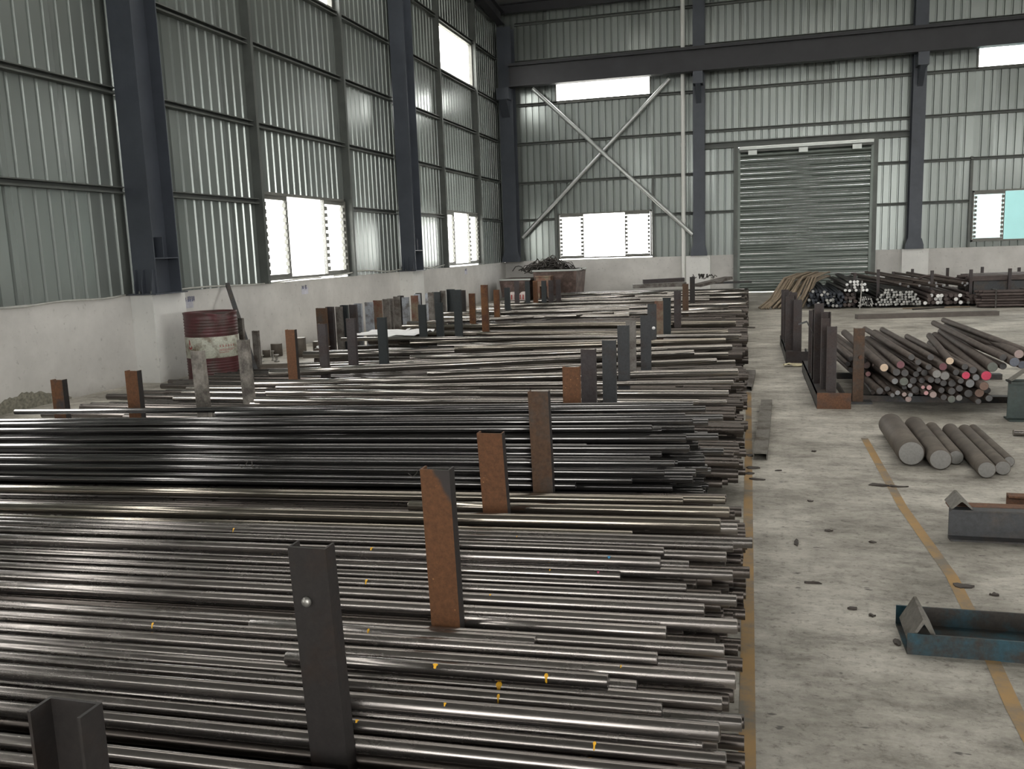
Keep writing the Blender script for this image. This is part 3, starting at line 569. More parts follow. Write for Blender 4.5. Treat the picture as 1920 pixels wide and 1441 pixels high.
# measured positions (metres): x0,y0,z0,x1,y1,z1,radius,key
BARS = {
 "near": [
  (-5.943,1.49,.33,-.02,1.49,.33,.02,"Yf"),(-5.933,1.57,.33,-.017,1.57,.33,.021,"Ye"),(-5.918,1.645,.33,-.039,1.645,.33,.021,"Yd"),
  (-6.092,1.719,.33,-.013,1.719,.33,.022,"Yc"),(-6.098,1.868,.33,-.016,1.868,.33,.022,"Y"),(-6.089,1.946,.33,-.044,1.946,.33,.023,"X"),
  (-6.086,1.991,.376,-.061,1.991,.376,.024,"V"),(-6.123,2.006,.33,-.101,2.006,.33,.021,"W"),(-6.135,2.091,.362,-.207,2.091,.362,.021,"U"),
  (-6.107,2.121,.33,-.01,2.121,.33,.021,"U2"),(-1.347,2.208,.372,-.364,2.208,.372,.021,"S"),(-6.077,2.211,.33,-.061,2.211,.33,.02,"T"),
  (-6.081,2.263,.33,-.293,2.263,.33,.021,"S2"),(-5.946,2.346,.33,-.028,2.346,.33,.025,"R"),(-5.995,2.384,.36,-.248,2.384,.36,.02,"Q"),
  (-6.016,2.417,.33,-.053,2.417,.33,.021,"Q2"),(-1.641,2.48,.338,-.635,2.48,.338,.023,"Z"),(-6.095,2.525,.33,-.064,2.525,.33,.021,"P"),
  (-.971,2.621,.33,-.244,2.621,.33,.024,"O"),(-5.959,2.703,.33,-.028,2.703,.33,.024,"N"),(-6.091,2.798,.335,-.135,2.798,.335,.025,"M"),
  (-5.95,2.869,.347,-.033,2.869,.347,.02,"L"),(-5.996,2.929,.358,-.203,2.929,.358,.018,"K"),(-5.959,2.987,.369,-.44,2.987,.369,.018,"J"),
  (-6.093,3.013,.417,-.299,3.013,.417,.022,"H"),(-5.921,3.026,.376,-.048,3.026,.376,.019,"I"),(-6.05,3.085,.382,-.204,3.085,.382,.02,"H2"),
  (-5.993,3.147,.411,-.3,3.147,.411,.018,"G"),(-6.133,3.177,.388,-.074,3.177,.388,.02,"G2"),(-6.111,3.275,.393,-.051,3.275,.393,.02,"F"),
  (-6.051,3.318,.396,.02,3.318,.396,.021,"E2"),(-6.007,3.361,.399,-.445,3.361,.399,.018,"E"),(-5.923,3.437,.425,-.103,3.437,.425,.028,"D"),
  (-6.124,3.486,.395,-.038,3.486,.395,.024,"D2"),(-1.562,3.745,.384,-.075,3.745,.384,.026,"C"),(-6.102,3.915,.38,-.284,3.915,.38,.021,"B"),
  (-6.091,3.959,.375,-.098,3.959,.375,.019,"B2"),],
 "near2": [
  (-6.07,1.35,.285,-.011,1.35,.285,.019,"n2"),(-5.949,1.393,.285,-.107,1.393,.285,.023,"n2"),(-6.052,1.443,.285,-.126,1.443,.285,.023,"n2"),
  (-6.037,1.493,.285,-.093,1.493,.285,.022,"n2"),(-6.093,1.54,.285,-.031,1.54,.285,.023,"n2"),(-5.926,1.589,.285,-.097,1.589,.285,.024,"n2"),
  (-6.067,1.641,.285,-.169,1.641,.285,.024,"n2"),(-6.157,1.692,.285,-.022,1.692,.285,.023,"n2"),(-6.014,1.742,.285,-.179,1.742,.285,.02,"n2"),
  (-6.014,1.87,.285,.001,1.87,.285,.021,"n2"),(-6.01,1.916,.285,-.144,1.916,.285,.021,"n2"),(-6.098,1.961,.285,-.016,1.961,.285,.023,"n2"),
  (-6.019,2.011,.285,-.084,2.011,.285,.023,"n2"),(-6.036,2.062,.285,-.068,2.062,.285,.024,"n2"),(-5.991,2.114,.285,-.174,2.114,.285,.02,"n2"),
  (-6.013,2.158,.285,-.063,2.158,.285,.024,"n2"),(-6.092,2.21,.285,-.004,2.21,.285,.019,"n2"),(-6.19,2.252,.285,-.109,2.252,.285,.023,"n2"),
  (-5.963,2.302,.285,-.045,2.302,.285,.024,"n2"),(-6.117,2.354,.285,-.034,2.354,.285,.021,"n2"),(-6.123,2.4,.285,-.088,2.4,.285,.021,"n2"),
  (-5.973,2.446,.285,-.181,2.446,.285,.019,"n2"),(-6.05,2.488,.27,-.175,2.488,.27,.024,"n2"),(-5.965,2.624,.285,-.067,2.624,.285,.019,"n2"),
  (-6.137,2.667,.285,-.096,2.667,.285,.022,"n2"),(-6.075,2.714,.285,-.199,2.714,.285,.02,"n2"),(-6.178,2.759,.3,-.105,2.759,.3,.022,"n2"),
  (-5.913,2.806,.285,-.02,2.806,.285,.019,"n2"),(-5.9,2.849,.3,-.198,2.849,.3,.02,"n2"),(-6.113,2.893,.315,-.086,2.893,.315,.019,"n2"),
  (-6.172,2.935,.315,-.059,2.935,.315,.021,"n2"),(-6.011,2.981,.315,-.088,2.981,.315,.022,"n2"),(-5.993,3.03,.315,-.186,3.03,.315,.022,"n2"),
  (-6.159,3.078,.315,-.177,3.078,.315,.021,"n2"),(-6.103,3.124,.315,-.125,3.124,.315,.023,"n2"),(-6.024,3.174,.315,-.174,3.174,.315,.02,"n2"),
  (-6.179,3.218,.315,.01,3.218,.315,.022,"n2"),(-5.97,3.267,.315,-.08,3.267,.315,.02,"n2"),(-6.109,3.31,.315,-.121,3.31,.315,.021,"n2"),
  (-6.043,3.357,.315,-.082,3.357,.315,.023,"n2"),(-6.013,3.406,.315,-.162,3.406,.315,.02,"n2"),(-6.005,3.451,.315,-.08,3.451,.315,.021,"n2"),
  (-6.029,3.497,.315,-.157,3.497,.315,.022,"n2"),(-5.995,3.545,.315,-.04,3.545,.315,.024,"n2"),(-6.056,3.657,.315,-.007,3.657,.315,.02,"n2"),
  (-6.073,3.701,.315,-.108,3.701,.315,.021,"n2"),(-6.163,3.746,.315,-.01,3.746,.315,.023,"n2"),(-5.99,3.797,.315,-.032,3.797,.315,.019,"n2"),
  (-5.977,3.839,.315,-.138,3.839,.315,.021,"n2"),(-6.092,3.886,.315,-.142,3.886,.315,.02,"n2"),(-6.031,3.929,.315,-.055,3.929,.315,.023,"n2"),
  (-5.968,3.978,.315,-.026,3.978,.315,.024,"n2"),(-6.016,4.096,.315,-.158,4.096,.315,.022,"n2"),(-6.038,4.144,.315,-.184,4.144,.315,.023,"n2"),
  (-6.176,4.195,.315,-.099,4.195,.315,.021,"n2"),],
 "dark": [
  (-6.15,4.085,.399,-.816,4.083,.399,.017,"d13"),(-5.885,4.128,.464,-.386,4.101,.464,.017,"d11b"),(-5.875,4.128,.423,-.543,4.111,.423,.018,"d12"),
  (-5.865,4.149,.5,-.341,4.146,.5,.017,"d10b"),(-5.853,4.173,.464,-.427,4.162,.464,.021,"d11"),(-5.892,4.194,.565,-.273,4.188,.565,.017,"d8b"),
  (-6.082,4.231,.5,-.466,4.211,.5,.019,"d10"),(-5.86,4.271,.522,-.411,4.243,.522,.017,"d9"),(-6.179,4.251,.557,-.788,4.246,.557,.017,"d8"),
  (-5.965,4.348,.58,-.298,4.338,.58,.023,"d7"),(-6.151,4.362,.63,-.469,4.351,.63,.018,"d6b"),(-5.888,4.419,.612,-.82,4.396,.612,.018,"d6a"),
  (-6.067,4.431,.655,-.27,4.407,.655,.018,"d4"),(-4.423,4.458,.639,-.793,4.441,.639,.017,"d5"),(-6.091,4.49,.665,-.313,4.483,.665,.018,"d3"),
  (-3.144,4.572,.687,-.214,4.564,.687,.017,"d2"),(-4.731,4.648,.699,-.281,4.625,.699,.017,"d1"),],
 "dark2": [
  (-6.02,4.274,.42,-.248,4.274,.42,.02,"x"),(-6.085,4.32,.463,-.391,4.32,.463,.019,"x"),(-5.954,4.328,.417,-.302,4.328,.417,.02,"x"),
  (-6.15,4.421,.501,-.295,4.421,.501,.019,"x"),(-6.027,4.455,.411,-.322,4.455,.411,.019,"x"),(-6.033,4.477,.557,-.146,4.477,.557,.02,"x"),
  (-6.003,4.525,.383,-.203,4.525,.383,.018,"x"),(-6.069,4.642,.396,-.22,4.642,.396,.019,"x"),(-6.193,4.671,.597,-.337,4.671,.597,.019,"x"),
  (-5.981,4.706,.341,-.312,4.706,.341,.018,"x"),(-6.122,4.737,.581,-.208,4.737,.581,.02,"x"),(-6.123,4.739,.311,-.194,4.739,.311,.019,"x"),
  (-6.143,4.777,.41,-.128,4.777,.41,.02,"x"),(-6.053,4.788,.594,-.132,4.788,.594,.02,"x"),(-5.962,4.804,.442,-.416,4.804,.442,.019,"x"),
  (-6.1,4.827,.353,-.439,4.827,.353,.02,"x"),],
 "mid": [
  (-4.012,6.395,.364,-.361,6.59,.364,.022,"m1"),(-4.075,6.427,.33,-.162,6.793,.33,.02,"m1b"),(-5.103,6.794,.3,-2.193,6.926,.3,.023,"ml2"),
  (-4.151,6.816,.36,-.151,7.011,.36,.028,"m2"),(-5.239,7.111,.3,-2.283,7.217,.3,.024,"ml1"),(-5.367,7.358,.3,-2.381,7.533,.3,.02,"ml3"),
  (-4.225,7.109,.36,-.124,7.586,.36,.021,"m3"),(-4.583,7.283,.36,-.096,8.19,.36,.037,"m4"),(-3.051,7.952,.37,-.314,8.941,.37,.027,"m5"),
  (-2.644,8.39,.34,-.133,9.043,.34,.024,"m5b"),(-4.73,7.845,.38,-.574,9.481,.38,.04,"m6"),(-4.991,8.92,.314,-.22,9.862,.314,.03,"m6b"),
  (-5.262,9.54,.36,-2.461,9.944,.36,.044,"m8"),(-3.736,9.22,.36,-.186,10.179,.36,.034,"m7"),(-3.344,9.645,.412,-.262,10.379,.412,.037,"m9"),
  (-3.914,10.619,.34,-.122,11.272,.34,.03,"m10b"),(-4.281,10.593,.38,-.268,11.694,.38,.042,"m10"),],
 "mid2": [
  (-5.461,5.148,.26,-.049,5.159,.26,.026,"x"),(-5.787,5.224,.24,-.064,5.234,.24,.032,"x"),(-5.425,5.301,.275,-.082,5.303,.275,.028,"x"),
  (-5.41,5.369,.275,-.05,5.387,.275,.027,"x"),(-5.477,5.447,.275,-.055,5.466,.275,.033,"x"),(-5.307,5.525,.26,-.149,5.531,.26,.03,"x"),
  (-5.729,5.597,.26,-.608,5.595,.26,.031,"x"),(-5.021,5.671,.275,-.588,5.664,.275,.03,"x"),(-5.063,5.875,.275,-.552,5.894,.275,.032,"x"),
  (-5.187,5.952,.26,-.679,5.957,.26,.027,"x"),(-5.011,6.018,.275,-.027,6.023,.275,.034,"x"),(-5.916,6.098,.275,-.049,6.091,.275,.031,"x"),
  (-5.019,6.172,.275,-0,6.179,.275,.03,"x"),(-5.495,6.245,.24,-.068,6.235,.24,.03,"x"),(-5.825,6.449,.275,-.535,6.445,.275,.029,"x"),
  (-5.772,6.519,.275,-.334,6.521,.275,.032,"x"),(-5.884,6.68,.24,-.098,6.686,.24,.033,"x"),(-5.772,6.758,.24,-.344,6.755,.24,.032,"x"),
  (-5.426,6.834,.24,-.104,6.825,.24,.033,"x"),(-5.549,6.912,.24,-.093,6.917,.24,.033,"x"),(-5.992,6.99,.275,-.036,6.977,.275,.03,"x"),
  (-5.35,7.062,.275,-.063,7.053,.275,.029,"x"),(-5.974,7.133,.24,-.611,7.137,.24,.027,"x"),(-5.943,7.198,.24,-.51,7.197,.24,.031,"x"),
  (-5.536,7.271,.275,-.049,7.26,.275,.029,"x"),(-5.329,7.342,.24,-.012,7.343,.24,.027,"x"),(-5.917,7.408,.24,-.085,7.42,.24,.031,"x"),
  (-5.869,7.638,.275,-.3,7.624,.275,.029,"x"),(-5.513,7.709,.275,-.622,7.696,.275,.033,"x"),(-5.441,7.787,.275,-.557,7.784,.275,.027,"x"),
  (-5.883,7.853,.26,-.152,7.856,.26,.031,"x"),(-5.993,7.927,.275,-.035,7.931,.275,.027,"x"),(-5.986,7.994,.24,-.102,7.979,.24,.028,"x"),
  (-5.85,8.182,.275,-.114,8.199,.275,.03,"x"),(-5.871,8.254,.26,-.643,8.261,.26,.03,"x"),(-5.044,8.326,.275,-.084,8.321,.275,.027,"x"),
  (-5.739,8.392,.275,-.129,8.388,.275,.029,"x"),(-5.624,8.462,.275,-0,8.461,.275,.031,"x"),(-5.246,8.536,.275,-.02,8.534,.275,.031,"x"),
  (-5.783,8.923,.24,-.017,8.936,.24,.031,"x"),],
 "far": [
  (-5.236,10.536,.442,-.084,10.616,.442,.025,"f1b"),(-5.186,11.948,.36,-1.068,11.823,.36,.036,"f1"),(-5.39,13.053,.36,-.181,13.137,.36,.047,"f2"),
  (-5.682,13.63,.38,-2.883,14.794,.38,.032,"f3"),(-5.718,15.074,.348,-1.978,14.916,.348,.037,"f13"),(-1.999,15.078,.372,-.123,15.301,.372,.032,"f7b"),
  (-5.484,15.216,.412,-2.059,15.54,.412,.038,"f12"),(-3.562,14.465,.38,-1.74,15.645,.38,.033,"f4"),(-2.27,15.027,.38,-.371,16.117,.38,.043,"f6"),
  (-4.743,15.357,.38,-1.891,16.741,.38,.036,"f5"),(-2.941,16.152,.38,-.061,17.158,.38,.036,"f7"),(-5.397,16.936,.36,-1.042,17.253,.36,.036,"f15"),
  (-5.565,18.044,.36,-.797,18.619,.36,.033,"f16"),(-2.229,18.552,.38,-.156,19.173,.38,.034,"f11"),(-5.277,18.517,.392,-.821,19.192,.392,.034,"f17"),
  (-2.515,19.934,.38,-.016,20.721,.38,.037,"f10"),(-4.093,18.777,.4,-1.299,21.527,.4,.045,"f8"),(-4.659,21.841,.36,-2.073,21.61,.36,.033,"f18"),
  (-1.874,20.827,.388,-.116,21.75,.388,.039,"f9"),],
 "far2": [
  (-5.285,9.873,.25,-.397,9.893,.25,.043,"x"),(-5.016,9.989,.27,-.066,9.991,.27,.055,"x"),(-4.828,10.129,.285,-.039,10.147,.285,.041,"x"),
  (-5.407,10.325,.285,-.056,10.336,.285,.045,"x"),(-4.58,10.446,.285,-.007,10.427,.285,.044,"x"),(-4.644,10.564,.285,-.414,10.581,.285,.04,"x"),
  (-4.902,10.675,.25,-.089,10.694,.25,.048,"x"),(-4.786,11.017,.25,-.582,11.025,.25,.047,"x"),(-5.381,11.141,.25,-.079,11.149,.25,.042,"x"),
  (-4.793,11.494,.285,-.016,11.501,.285,.047,"x"),(-4.867,11.619,.285,-.655,11.623,.285,.049,"x"),(-5.184,11.746,.285,-.006,11.752,.285,.05,"x"),
  (-5.451,11.876,.27,-.443,11.862,.27,.054,"x"),(-4.849,12.014,.285,-.014,12.007,.285,.047,"x"),(-5.324,12.246,.27,-.028,12.264,.27,.042,"x"),
  (-4.785,12.359,.285,-.114,12.374,.285,.047,"x"),(-5.031,12.483,.285,-.014,12.497,.285,.053,"x"),(-5.387,12.619,.285,-.45,12.61,.285,.046,"x"),
  (-5.245,12.742,.285,-.04,12.762,.285,.05,"x"),(-5.37,12.872,.27,-.032,12.868,.27,.054,"x"),(-4.635,13.13,.25,-.016,13.117,.25,.049,"x"),
  (-5.204,13.319,.285,-.09,13.302,.285,.049,"x"),(-4.785,13.639,.285,-.069,13.646,.285,.046,"x"),(-5.144,13.822,.285,-.337,13.803,.285,.042,"x"),
  (-4.803,13.996,.285,-.013,14.002,.285,.053,"x"),(-4.828,14.191,.285,-.115,14.174,.285,.05,"x"),(-4.591,14.381,.285,-.356,14.375,.285,.049,"x"),
  (-4.124,14.605,.285,-.527,14.614,.285,.054,"x"),(-5.033,14.804,.285,-.431,14.784,.285,.047,"x"),(-4.933,14.988,.25,-.082,14.987,.25,.047,"x"),
  (-4.194,15.327,.27,-.219,15.345,.27,.044,"x"),(-4.963,15.504,.285,-.051,15.522,.285,.05,"x"),(-4.733,15.693,.285,-.075,15.691,.285,.051,"x"),
  (-4.775,15.886,.285,-.072,15.881,.285,.05,"x"),(-4.585,16.076,.285,-.089,16.083,.285,.041,"x"),(-4.231,16.249,.285,-.113,16.241,.285,.051,"x"),
  (-5.062,16.441,.285,-.012,16.43,.285,.043,"x"),(-4.811,16.616,.285,-.019,16.599,.285,.055,"x"),(-4.545,16.816,.285,-.016,16.831,.285,.049,"x"),
  (-4.681,17.005,.27,-.076,17.008,.27,.046,"x"),(-4.595,17.187,.27,-.7,17.181,.27,.049,"x"),(-4.926,17.375,.285,-.034,17.356,.285,.046,"x"),
  (-4.651,17.557,.285,-.025,17.562,.285,.047,"x"),(-4.381,17.74,.285,-.167,17.754,.285,.041,"x"),(-4.317,17.913,.285,-.247,17.921,.285,.045,"x"),
  (-4.648,18.093,.27,-.099,18.098,.27,.046,"x"),(-4.831,18.515,.27,-.117,18.531,.27,.041,"x"),(-4.924,18.724,.285,-.033,18.736,.285,.041,"x"),
  (-4.61,18.896,.285,-.039,18.882,.285,.051,"x"),(-4.508,19.088,.285,-.028,19.105,.285,.045,"x"),(-5.007,19.268,.285,-.103,19.254,.285,.051,"x"),
  (-4.146,19.459,.285,-.082,19.469,.285,.052,"x"),(-4.62,19.652,.285,-.187,19.633,.285,.053,"x"),(-4.199,19.849,.285,-.23,19.842,.285,.042,"x"),
  (-4.598,20.022,.285,-.111,20.034,.285,.05,"x"),(-4.287,20.212,.285,-.089,20.217,.285,.053,"x"),(-4.162,20.409,.285,-.118,20.411,.285,.054,"x"),
  (-5.003,20.608,.285,-.046,20.595,.285,.053,"x"),(-4.636,20.805,.285,-.056,20.791,.285,.051,"x"),(-4.931,20.997,.285,-.06,20.991,.285,.051,"x"),
  (-4.491,21.19,.285,-.467,21.176,.285,.048,"x"),(-4.471,21.375,.285,-.074,21.386,.285,.052,"x"),(-4.143,21.57,.285,-.016,21.555,.285,.041,"x"),
  (-4.518,21.741,.285,-.032,21.748,.285,.04,"x"),(-4.898,21.912,.285,-.12,21.908,.285,.044,"x"),(-4.444,22.091,.285,-.013,22.081,.285,.054,"x"),
  (-4.121,22.289,.285,-.088,22.275,.285,.047,"x"),(-4.525,22.473,.285,-.593,22.483,.285,.047,"x"),(-4.665,22.657,.285,-.077,22.646,.285,.043,"x"),
  (-4.708,22.832,.285,-.037,22.845,.285,.048,"x"),(-4.501,23.019,.285,-.005,23.003,.285,.043,"x"),(-4.915,23.194,.285,-.019,23.21,.285,.049,"x"),
  (-4.691,23.383,.285,-.026,23.369,.285,.053,"x"),(-4.536,23.579,.285,-.596,23.563,.285,.043,"x"),],
}
POSTS = [
 ("P0",-1.04,1.07,.86),
 ("P1",-1.02,1.795,.86),
 ("P2",-.97,2.549,.86),
 ("P3",-1.098,3.58,.754),
 ("P4",-.98,4.02,.867),
 ("Q1",-1,4.93,.86),
 ("Q2",-1.052,5.785,.86),
 ("Q3",-.997,6.344,.86),
 ("Q4",-1.056,7.536,.86),
 ("Q5",-1.056,8.032,.858),
 ("R1",-.983,8.601,.86),
 ("R2",-1.093,10.218,.86),
 ("R3",-1.066,10.77,.86),
 ("R4",-1.025,11.384,.86),
 ("R5",-1.015,13.009,.86),
 ("R6",-1.052,15.221,.858),
 ("R7",-1.119,18.199,.86),
 ("L3",-4.105,5.78,.86),
 ("L4",-4.209,6.58,.86),
 ("L5",-4.253,7.477,.86),
 ("E",-4.238,8.093,.86),
 ("Fp",-4.221,8.732,.86),
 ("D",-3.892,8.818,.86),
 ("A",-4.216,10.899,.86),
 ("B",-4.116,11.292,.86),
 ("T1",-4.355,13.531,.86),
 ("T3",-4.254,14.619,.86),
 ("T4",-4.269,15.37,.859),
 ("T5",-4.862,18.301,.86),
 ("T6",-4.596,18.194,.858),
 ("T7",-4.455,18.336,.86),
 ("T8",-4.244,18.239,.859),
 ("T9",-4.131,18.416,.86),
 ("T10",-4.009,18.614,.86),
 ("L1",-4.703,5,.753),
 ("L2",-4.126,5.06,.81),
 ("C",-3.692,10.841,1.05),
 ("T2",-3.718,12.148,1.05),
]
PILE = [
 (1.17,8.291,0.388,0.038,"cream",2.3,1.061,0.469), (1.189,8.979,0.317,0.033,"pinkgrey",2.387,1.051,0.347), (1.118,9.062,0.305,0.037,"pinkgrey",2.245,0.992,0.335), (1.122,8.959,0.232,0.026,"pink",2.369,0.989,0.258),
 (1.189,9.048,0.135,0.025,"grey",2.482,1.052,0.154), (1.143,8.307,0.174,0.032,"dark",2.392,1.004,0.195), (1.203,8.294,0.195,0.025,"dark",2.202,1.128,0.218), (1.243,8.162,0.286,0.028,"grey",2.163,1.118,0.315),
 (1.326,8.221,0.274,0.039,"green",2.377,1.217,0.303), (1.376,8.221,0.238,0.021,"grey",2.117,1.315,0.264), (1.235,8.216,0.153,0.02,"grey",2.161,1.098,0.173), (1.264,8.132,0.188,0.023,"grey",2.238,1.173,0.211),
 (1.327,8.186,0.165,0.021,"pinkgrey",2.397,1.196,0.186), (1.376,8.179,0.162,0.02,"grey",2.235,1.239,0.183), (1.372,8.245,0.113,0.028,"pinkgrey",2.279,1.293,0.13), (1.354,8.359,0.2,0.022,"dark",2.396,1.286,0.223),
 (1.424,8.35,0.264,0.032,"dark",2.402,1.353,0.292), (1.431,8.269,0.193,0.034,"dark",2.382,1.329,0.216), (1.477,8.189,0.229,0.017,"pink",2.19,1.39,0.254), (1.52,8.154,0.233,0.023,"pink",2.227,1.389,0.258),
 (1.489,8.107,0.192,0.02,"pink",2.279,1.419,0.215), (1.545,8.105,0.178,0.03,"pinkgrey",2.151,1.452,0.2), (1.29,8.193,0.428,0.035,"darkred",2.3,1.295,0.408), (1.263,8.224,0.357,0.034,"dark",2.158,1.2,0.387),
 (1.334,8.236,0.348,0.033,"dark",2.204,1.242,0.378), (1.444,8.338,0.324,0.029,"dark",2.268,1.305,0.354), (1.454,8.265,0.376,0.023,"dark",2.323,1.326,0.406), (1.5,8.272,0.346,0.03,"dark",2.123,1.362,0.376),
 (1.52,8.207,0.406,0.027,"dark",2.3,1.345,0.424), (1.567,8.105,0.359,0.037,"light",2.354,1.468,0.389), (1.643,8.165,0.334,0.039,"light",2.493,1.578,0.364), (1.591,8.187,0.29,0.027,"dark",2.498,1.47,0.32),
 (1.633,8.202,0.409,0.035,"darkred",2.3,1.371,0.479), (1.705,8.3,0.447,0.034,"cream",2.3,1.958,0.427), (1.73,8.295,0.249,0.033,"dark",2.42,1.647,0.276), (1.777,8.196,0.285,0.025,"dark",2.203,1.671,0.314),
 (1.834,8.279,0.322,0.036,"red",2.31,1.694,0.352), (1.865,8.259,0.254,0.038,"grey",2.114,1.758,0.28), (1.895,8.307,0.365,0.032,"dark",2.3,1.966,0.345), (1.915,8.281,0.304,0.03,"grey",2.196,1.783,0.334),
 (1.988,8.253,0.324,0.044,"red",2.3,2.006,0.431), (2.034,8.258,0.4,0.044,"green",2.3,2.075,0.478), (1.955,8.171,0.245,0.039,"brown",2.286,1.839,0.272), (1.951,8.296,0.165,0.04,"brown",2.357,1.828,0.186),
 (2.028,8.292,0.119,0.03,"grey",2.463,1.965,0.137), (1.92,8.192,0.107,0.025,"dark",2.392,1.815,0.124), (1.782,8.251,0.127,0.028,"light",2.305,1.689,0.146), (1.72,8.243,0.116,0.034,"green",2.12,1.614,0.133),
 (1.659,8.252,0.131,0.027,"dark",2.31,1.534,0.149), (1.724,8.266,0.183,0.032,"dark",2.138,1.648,0.205), (1.782,8.258,0.21,0.03,"dark",2.246,1.683,0.234), (1.875,8.345,0.151,0.036,"dark",2.469,1.783,0.171),
 (2.113,8.26,0.482,0.03,"dark",2.3,1.99,0.574), (2.134,8.326,0.397,0.03,"dark",2.3,2.077,0.407), (2.179,8.171,0.454,0.041,"blue",2.3,2.328,0.446), (2.239,8.277,0.509,0.04,"pinkgrey",2.3,2.309,0.505),
 (2.27,8.28,0.417,0.036,"blue",2.369,2.09,0.477), (1.837,8.344,0.389,0.029,"dark",2.281,1.73,0.419), (1.068,8.991,0.256,0.032,"dark",2.294,0.944,0.283), (1.018,8.984,0.296,0.03,"dark",2.335,0.884,0.326),
 (0.977,9.081,0.254,0.027,"dark",2.214,0.867,0.281), (1.077,8.966,0.361,0.031,"dark",2.474,0.943,0.391), (1.014,9.028,0.357,0.03,"dark",2.402,0.89,0.387), (0.947,9.078,0.315,0.025,"dark",2.329,0.838,0.345),
 (0.962,8.987,0.378,0.024,"dark",2.285,0.883,0.408), (1.036,8.982,0.204,0.027,"dark",2.258,0.906,0.228), (2.338,8.301,0.4,0.032,"dark",2.149,2.158,0.46), (2.322,8.261,0.466,0.034,"dark",2.44,2.142,0.526),
 (2.306,8.264,0.528,0.029,"dark",2.484,2.126,0.588), (2.392,8.29,0.459,0.034,"dark",2.11,2.212,0.519), (2.407,8.278,0.39,0.034,"dark",2.411,2.227,0.45), (1.381,8.222,0.49,0.028,"dark",2.299,1.27,0.52),
 (1.433,8.202,0.449,0.027,"dark",2.283,1.357,0.479), (1.543,8.262,0.485,0.029,"dark",2.208,1.445,0.515), (1.77,8.347,0.34,0.029,"dark",2.291,1.707,0.37), (1.484,8.285,0.274,0.027,"dark",2.422,1.419,0.302),
 (1.536,8.175,0.298,0.028,"dark",2.434,1.419,0.328), (1.667,8.324,0.246,0.029,"dark",2.193,1.566,0.273), (1.648,8.305,0.185,0.027,"dark",2.204,1.543,0.208), (2.023,8.342,0.18,0.029,"dark",2.372,1.957,0.202),
]
DRIPS = [
 ("S",-0.534,37,0.0275,0.0112),
 ("S",-0.862,22,0.015,0.0168),
 ("Z",-1.195,32,0.0225,0.0084),
 ("T",-0.672,22,0.0375,0.0182),
 ("U",-0.638,32,0.025,0.0084),
 ("H",-1.420,12,0.015,0.0112),
 ("L",-1.380,22,0.02,0.0098),
 ("I",-1.072,12,0.01,0.0084),
 ("J",-0.699,12,0.0075,0.007),
 ("R",-0.346,12,0.01,0.0056),
 ("F",-2.205,22,0.02,0.0084),
 ("Q",-1.947,32,0.02,0.0084),
 ("V",-0.754,22,0.01,0.0084),
 ("X",-0.354,12,0.0225,0.0084),
 ("X",-0.988,12,0.01,0.0112),
 ("M",-0.873,12,0.0075,0.0084),
 ("I",-1.867,12,0.0075,0.0084),
 ("F",-0.900,12,0.0075,0.0042),
 ("T",-0.823,-18,0.0063,0.0112),
 ("T",-0.748,-18,0.0075,0.0126),
 ("H",-0.482,22,0.01,0.014,"paint_blue"),
 ("J",-0.519,12,0.01,0.0112,"paint_red"),
]
RPW = [(2.266,20.75,0.767),(3.387,23.00,0.684),(2.749,20.75,0.824),(3.981,24.00,0.701),(3.847,20.80,0.769),(4.791,24.00,0.705),(4.615,20.80,0.770),(5.574,24.00,0.709),(5.367,20.80,0.772),(6.391,24.00,0.673)]

def local_part(name, mb, mats, parent, mat4):
    o = D.objects.new(name, mesh(name, mb, mats)); C.objects.link(o); o.parent = parent; o.matrix_local = mat4; return o
# ------------------------------------------------------------------ the beds of round bars
def bar_obj(name, p0, p1, r, mats, cap=None, n=24, bev=None):
    p0, p1 = Vector(p0), Vector(p1); L = (p1 - p0).length
    mb = MB().tube((0, 0, 0), (L, 0, 0), r, n, 0, cap, r * 0.10 if bev is None else bev)
    o = D.objects.new(name, mesh(name, mb, mats)); C.objects.link(o)
    d = (p1 - p0).normalized(); yaw = math.atan2(d.y, d.x); pitch = -math.asin(d.z)
    o.rotation_euler = (0, pitch, yaw); o.location = p0
    return o
LAND = [(0.0, 'the bottom edge of the view'), (1.8, 'the tall dark post with a weld boss'), (2.55, 'the orange post with a dark corner'), (3.58, 'the bright rust-orange post'),
        (4.02, 'the tall brown rusted post'), (4.93, 'the short rusted post by three grey ones'), (5.78, 'the first of three grey posts'), (6.34, 'the middle grey post of three'), (7.5, 'the tallest grey post'),
        (8.6, 'the grey post above the thick bars'), (10.2, 'the white-spotted dark post'), (10.77, 'the tan streaked post'), (11.38, 'the green-black post'), (13.0, 'the mauve post'), (15.2, 'the brown post by the downpipe')]
def endword(x):
    if x > -0.035: return 'end at the yellow line'
    if x > -0.09: return 'end just short of the yellow line'
    if x > -0.16: return 'end a hand short of the line'
    if x > -0.28: return 'end stepped back from its neighbours'
    return 'end cut far back'
TONE = {'near': ('grey', 'near', 'steel bars lying on top of the front bed'), 'near2': ('half-hidden shade-darkened', 'under', 'bars showing between the top bars of the front bed'),
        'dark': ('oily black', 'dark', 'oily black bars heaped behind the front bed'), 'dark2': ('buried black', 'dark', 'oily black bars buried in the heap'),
        'mid': ('thick shiny', 'far', 'thick bars behind the black heap'), 'mid2': ('half-hidden shade-darkened', 'under', 'bars showing between the thick bars'),
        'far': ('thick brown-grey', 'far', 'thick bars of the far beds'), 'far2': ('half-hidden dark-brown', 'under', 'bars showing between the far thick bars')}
BAROBJ = {}; BL = []
TILT = 0.025      # the front beds sink a little towards the left wall
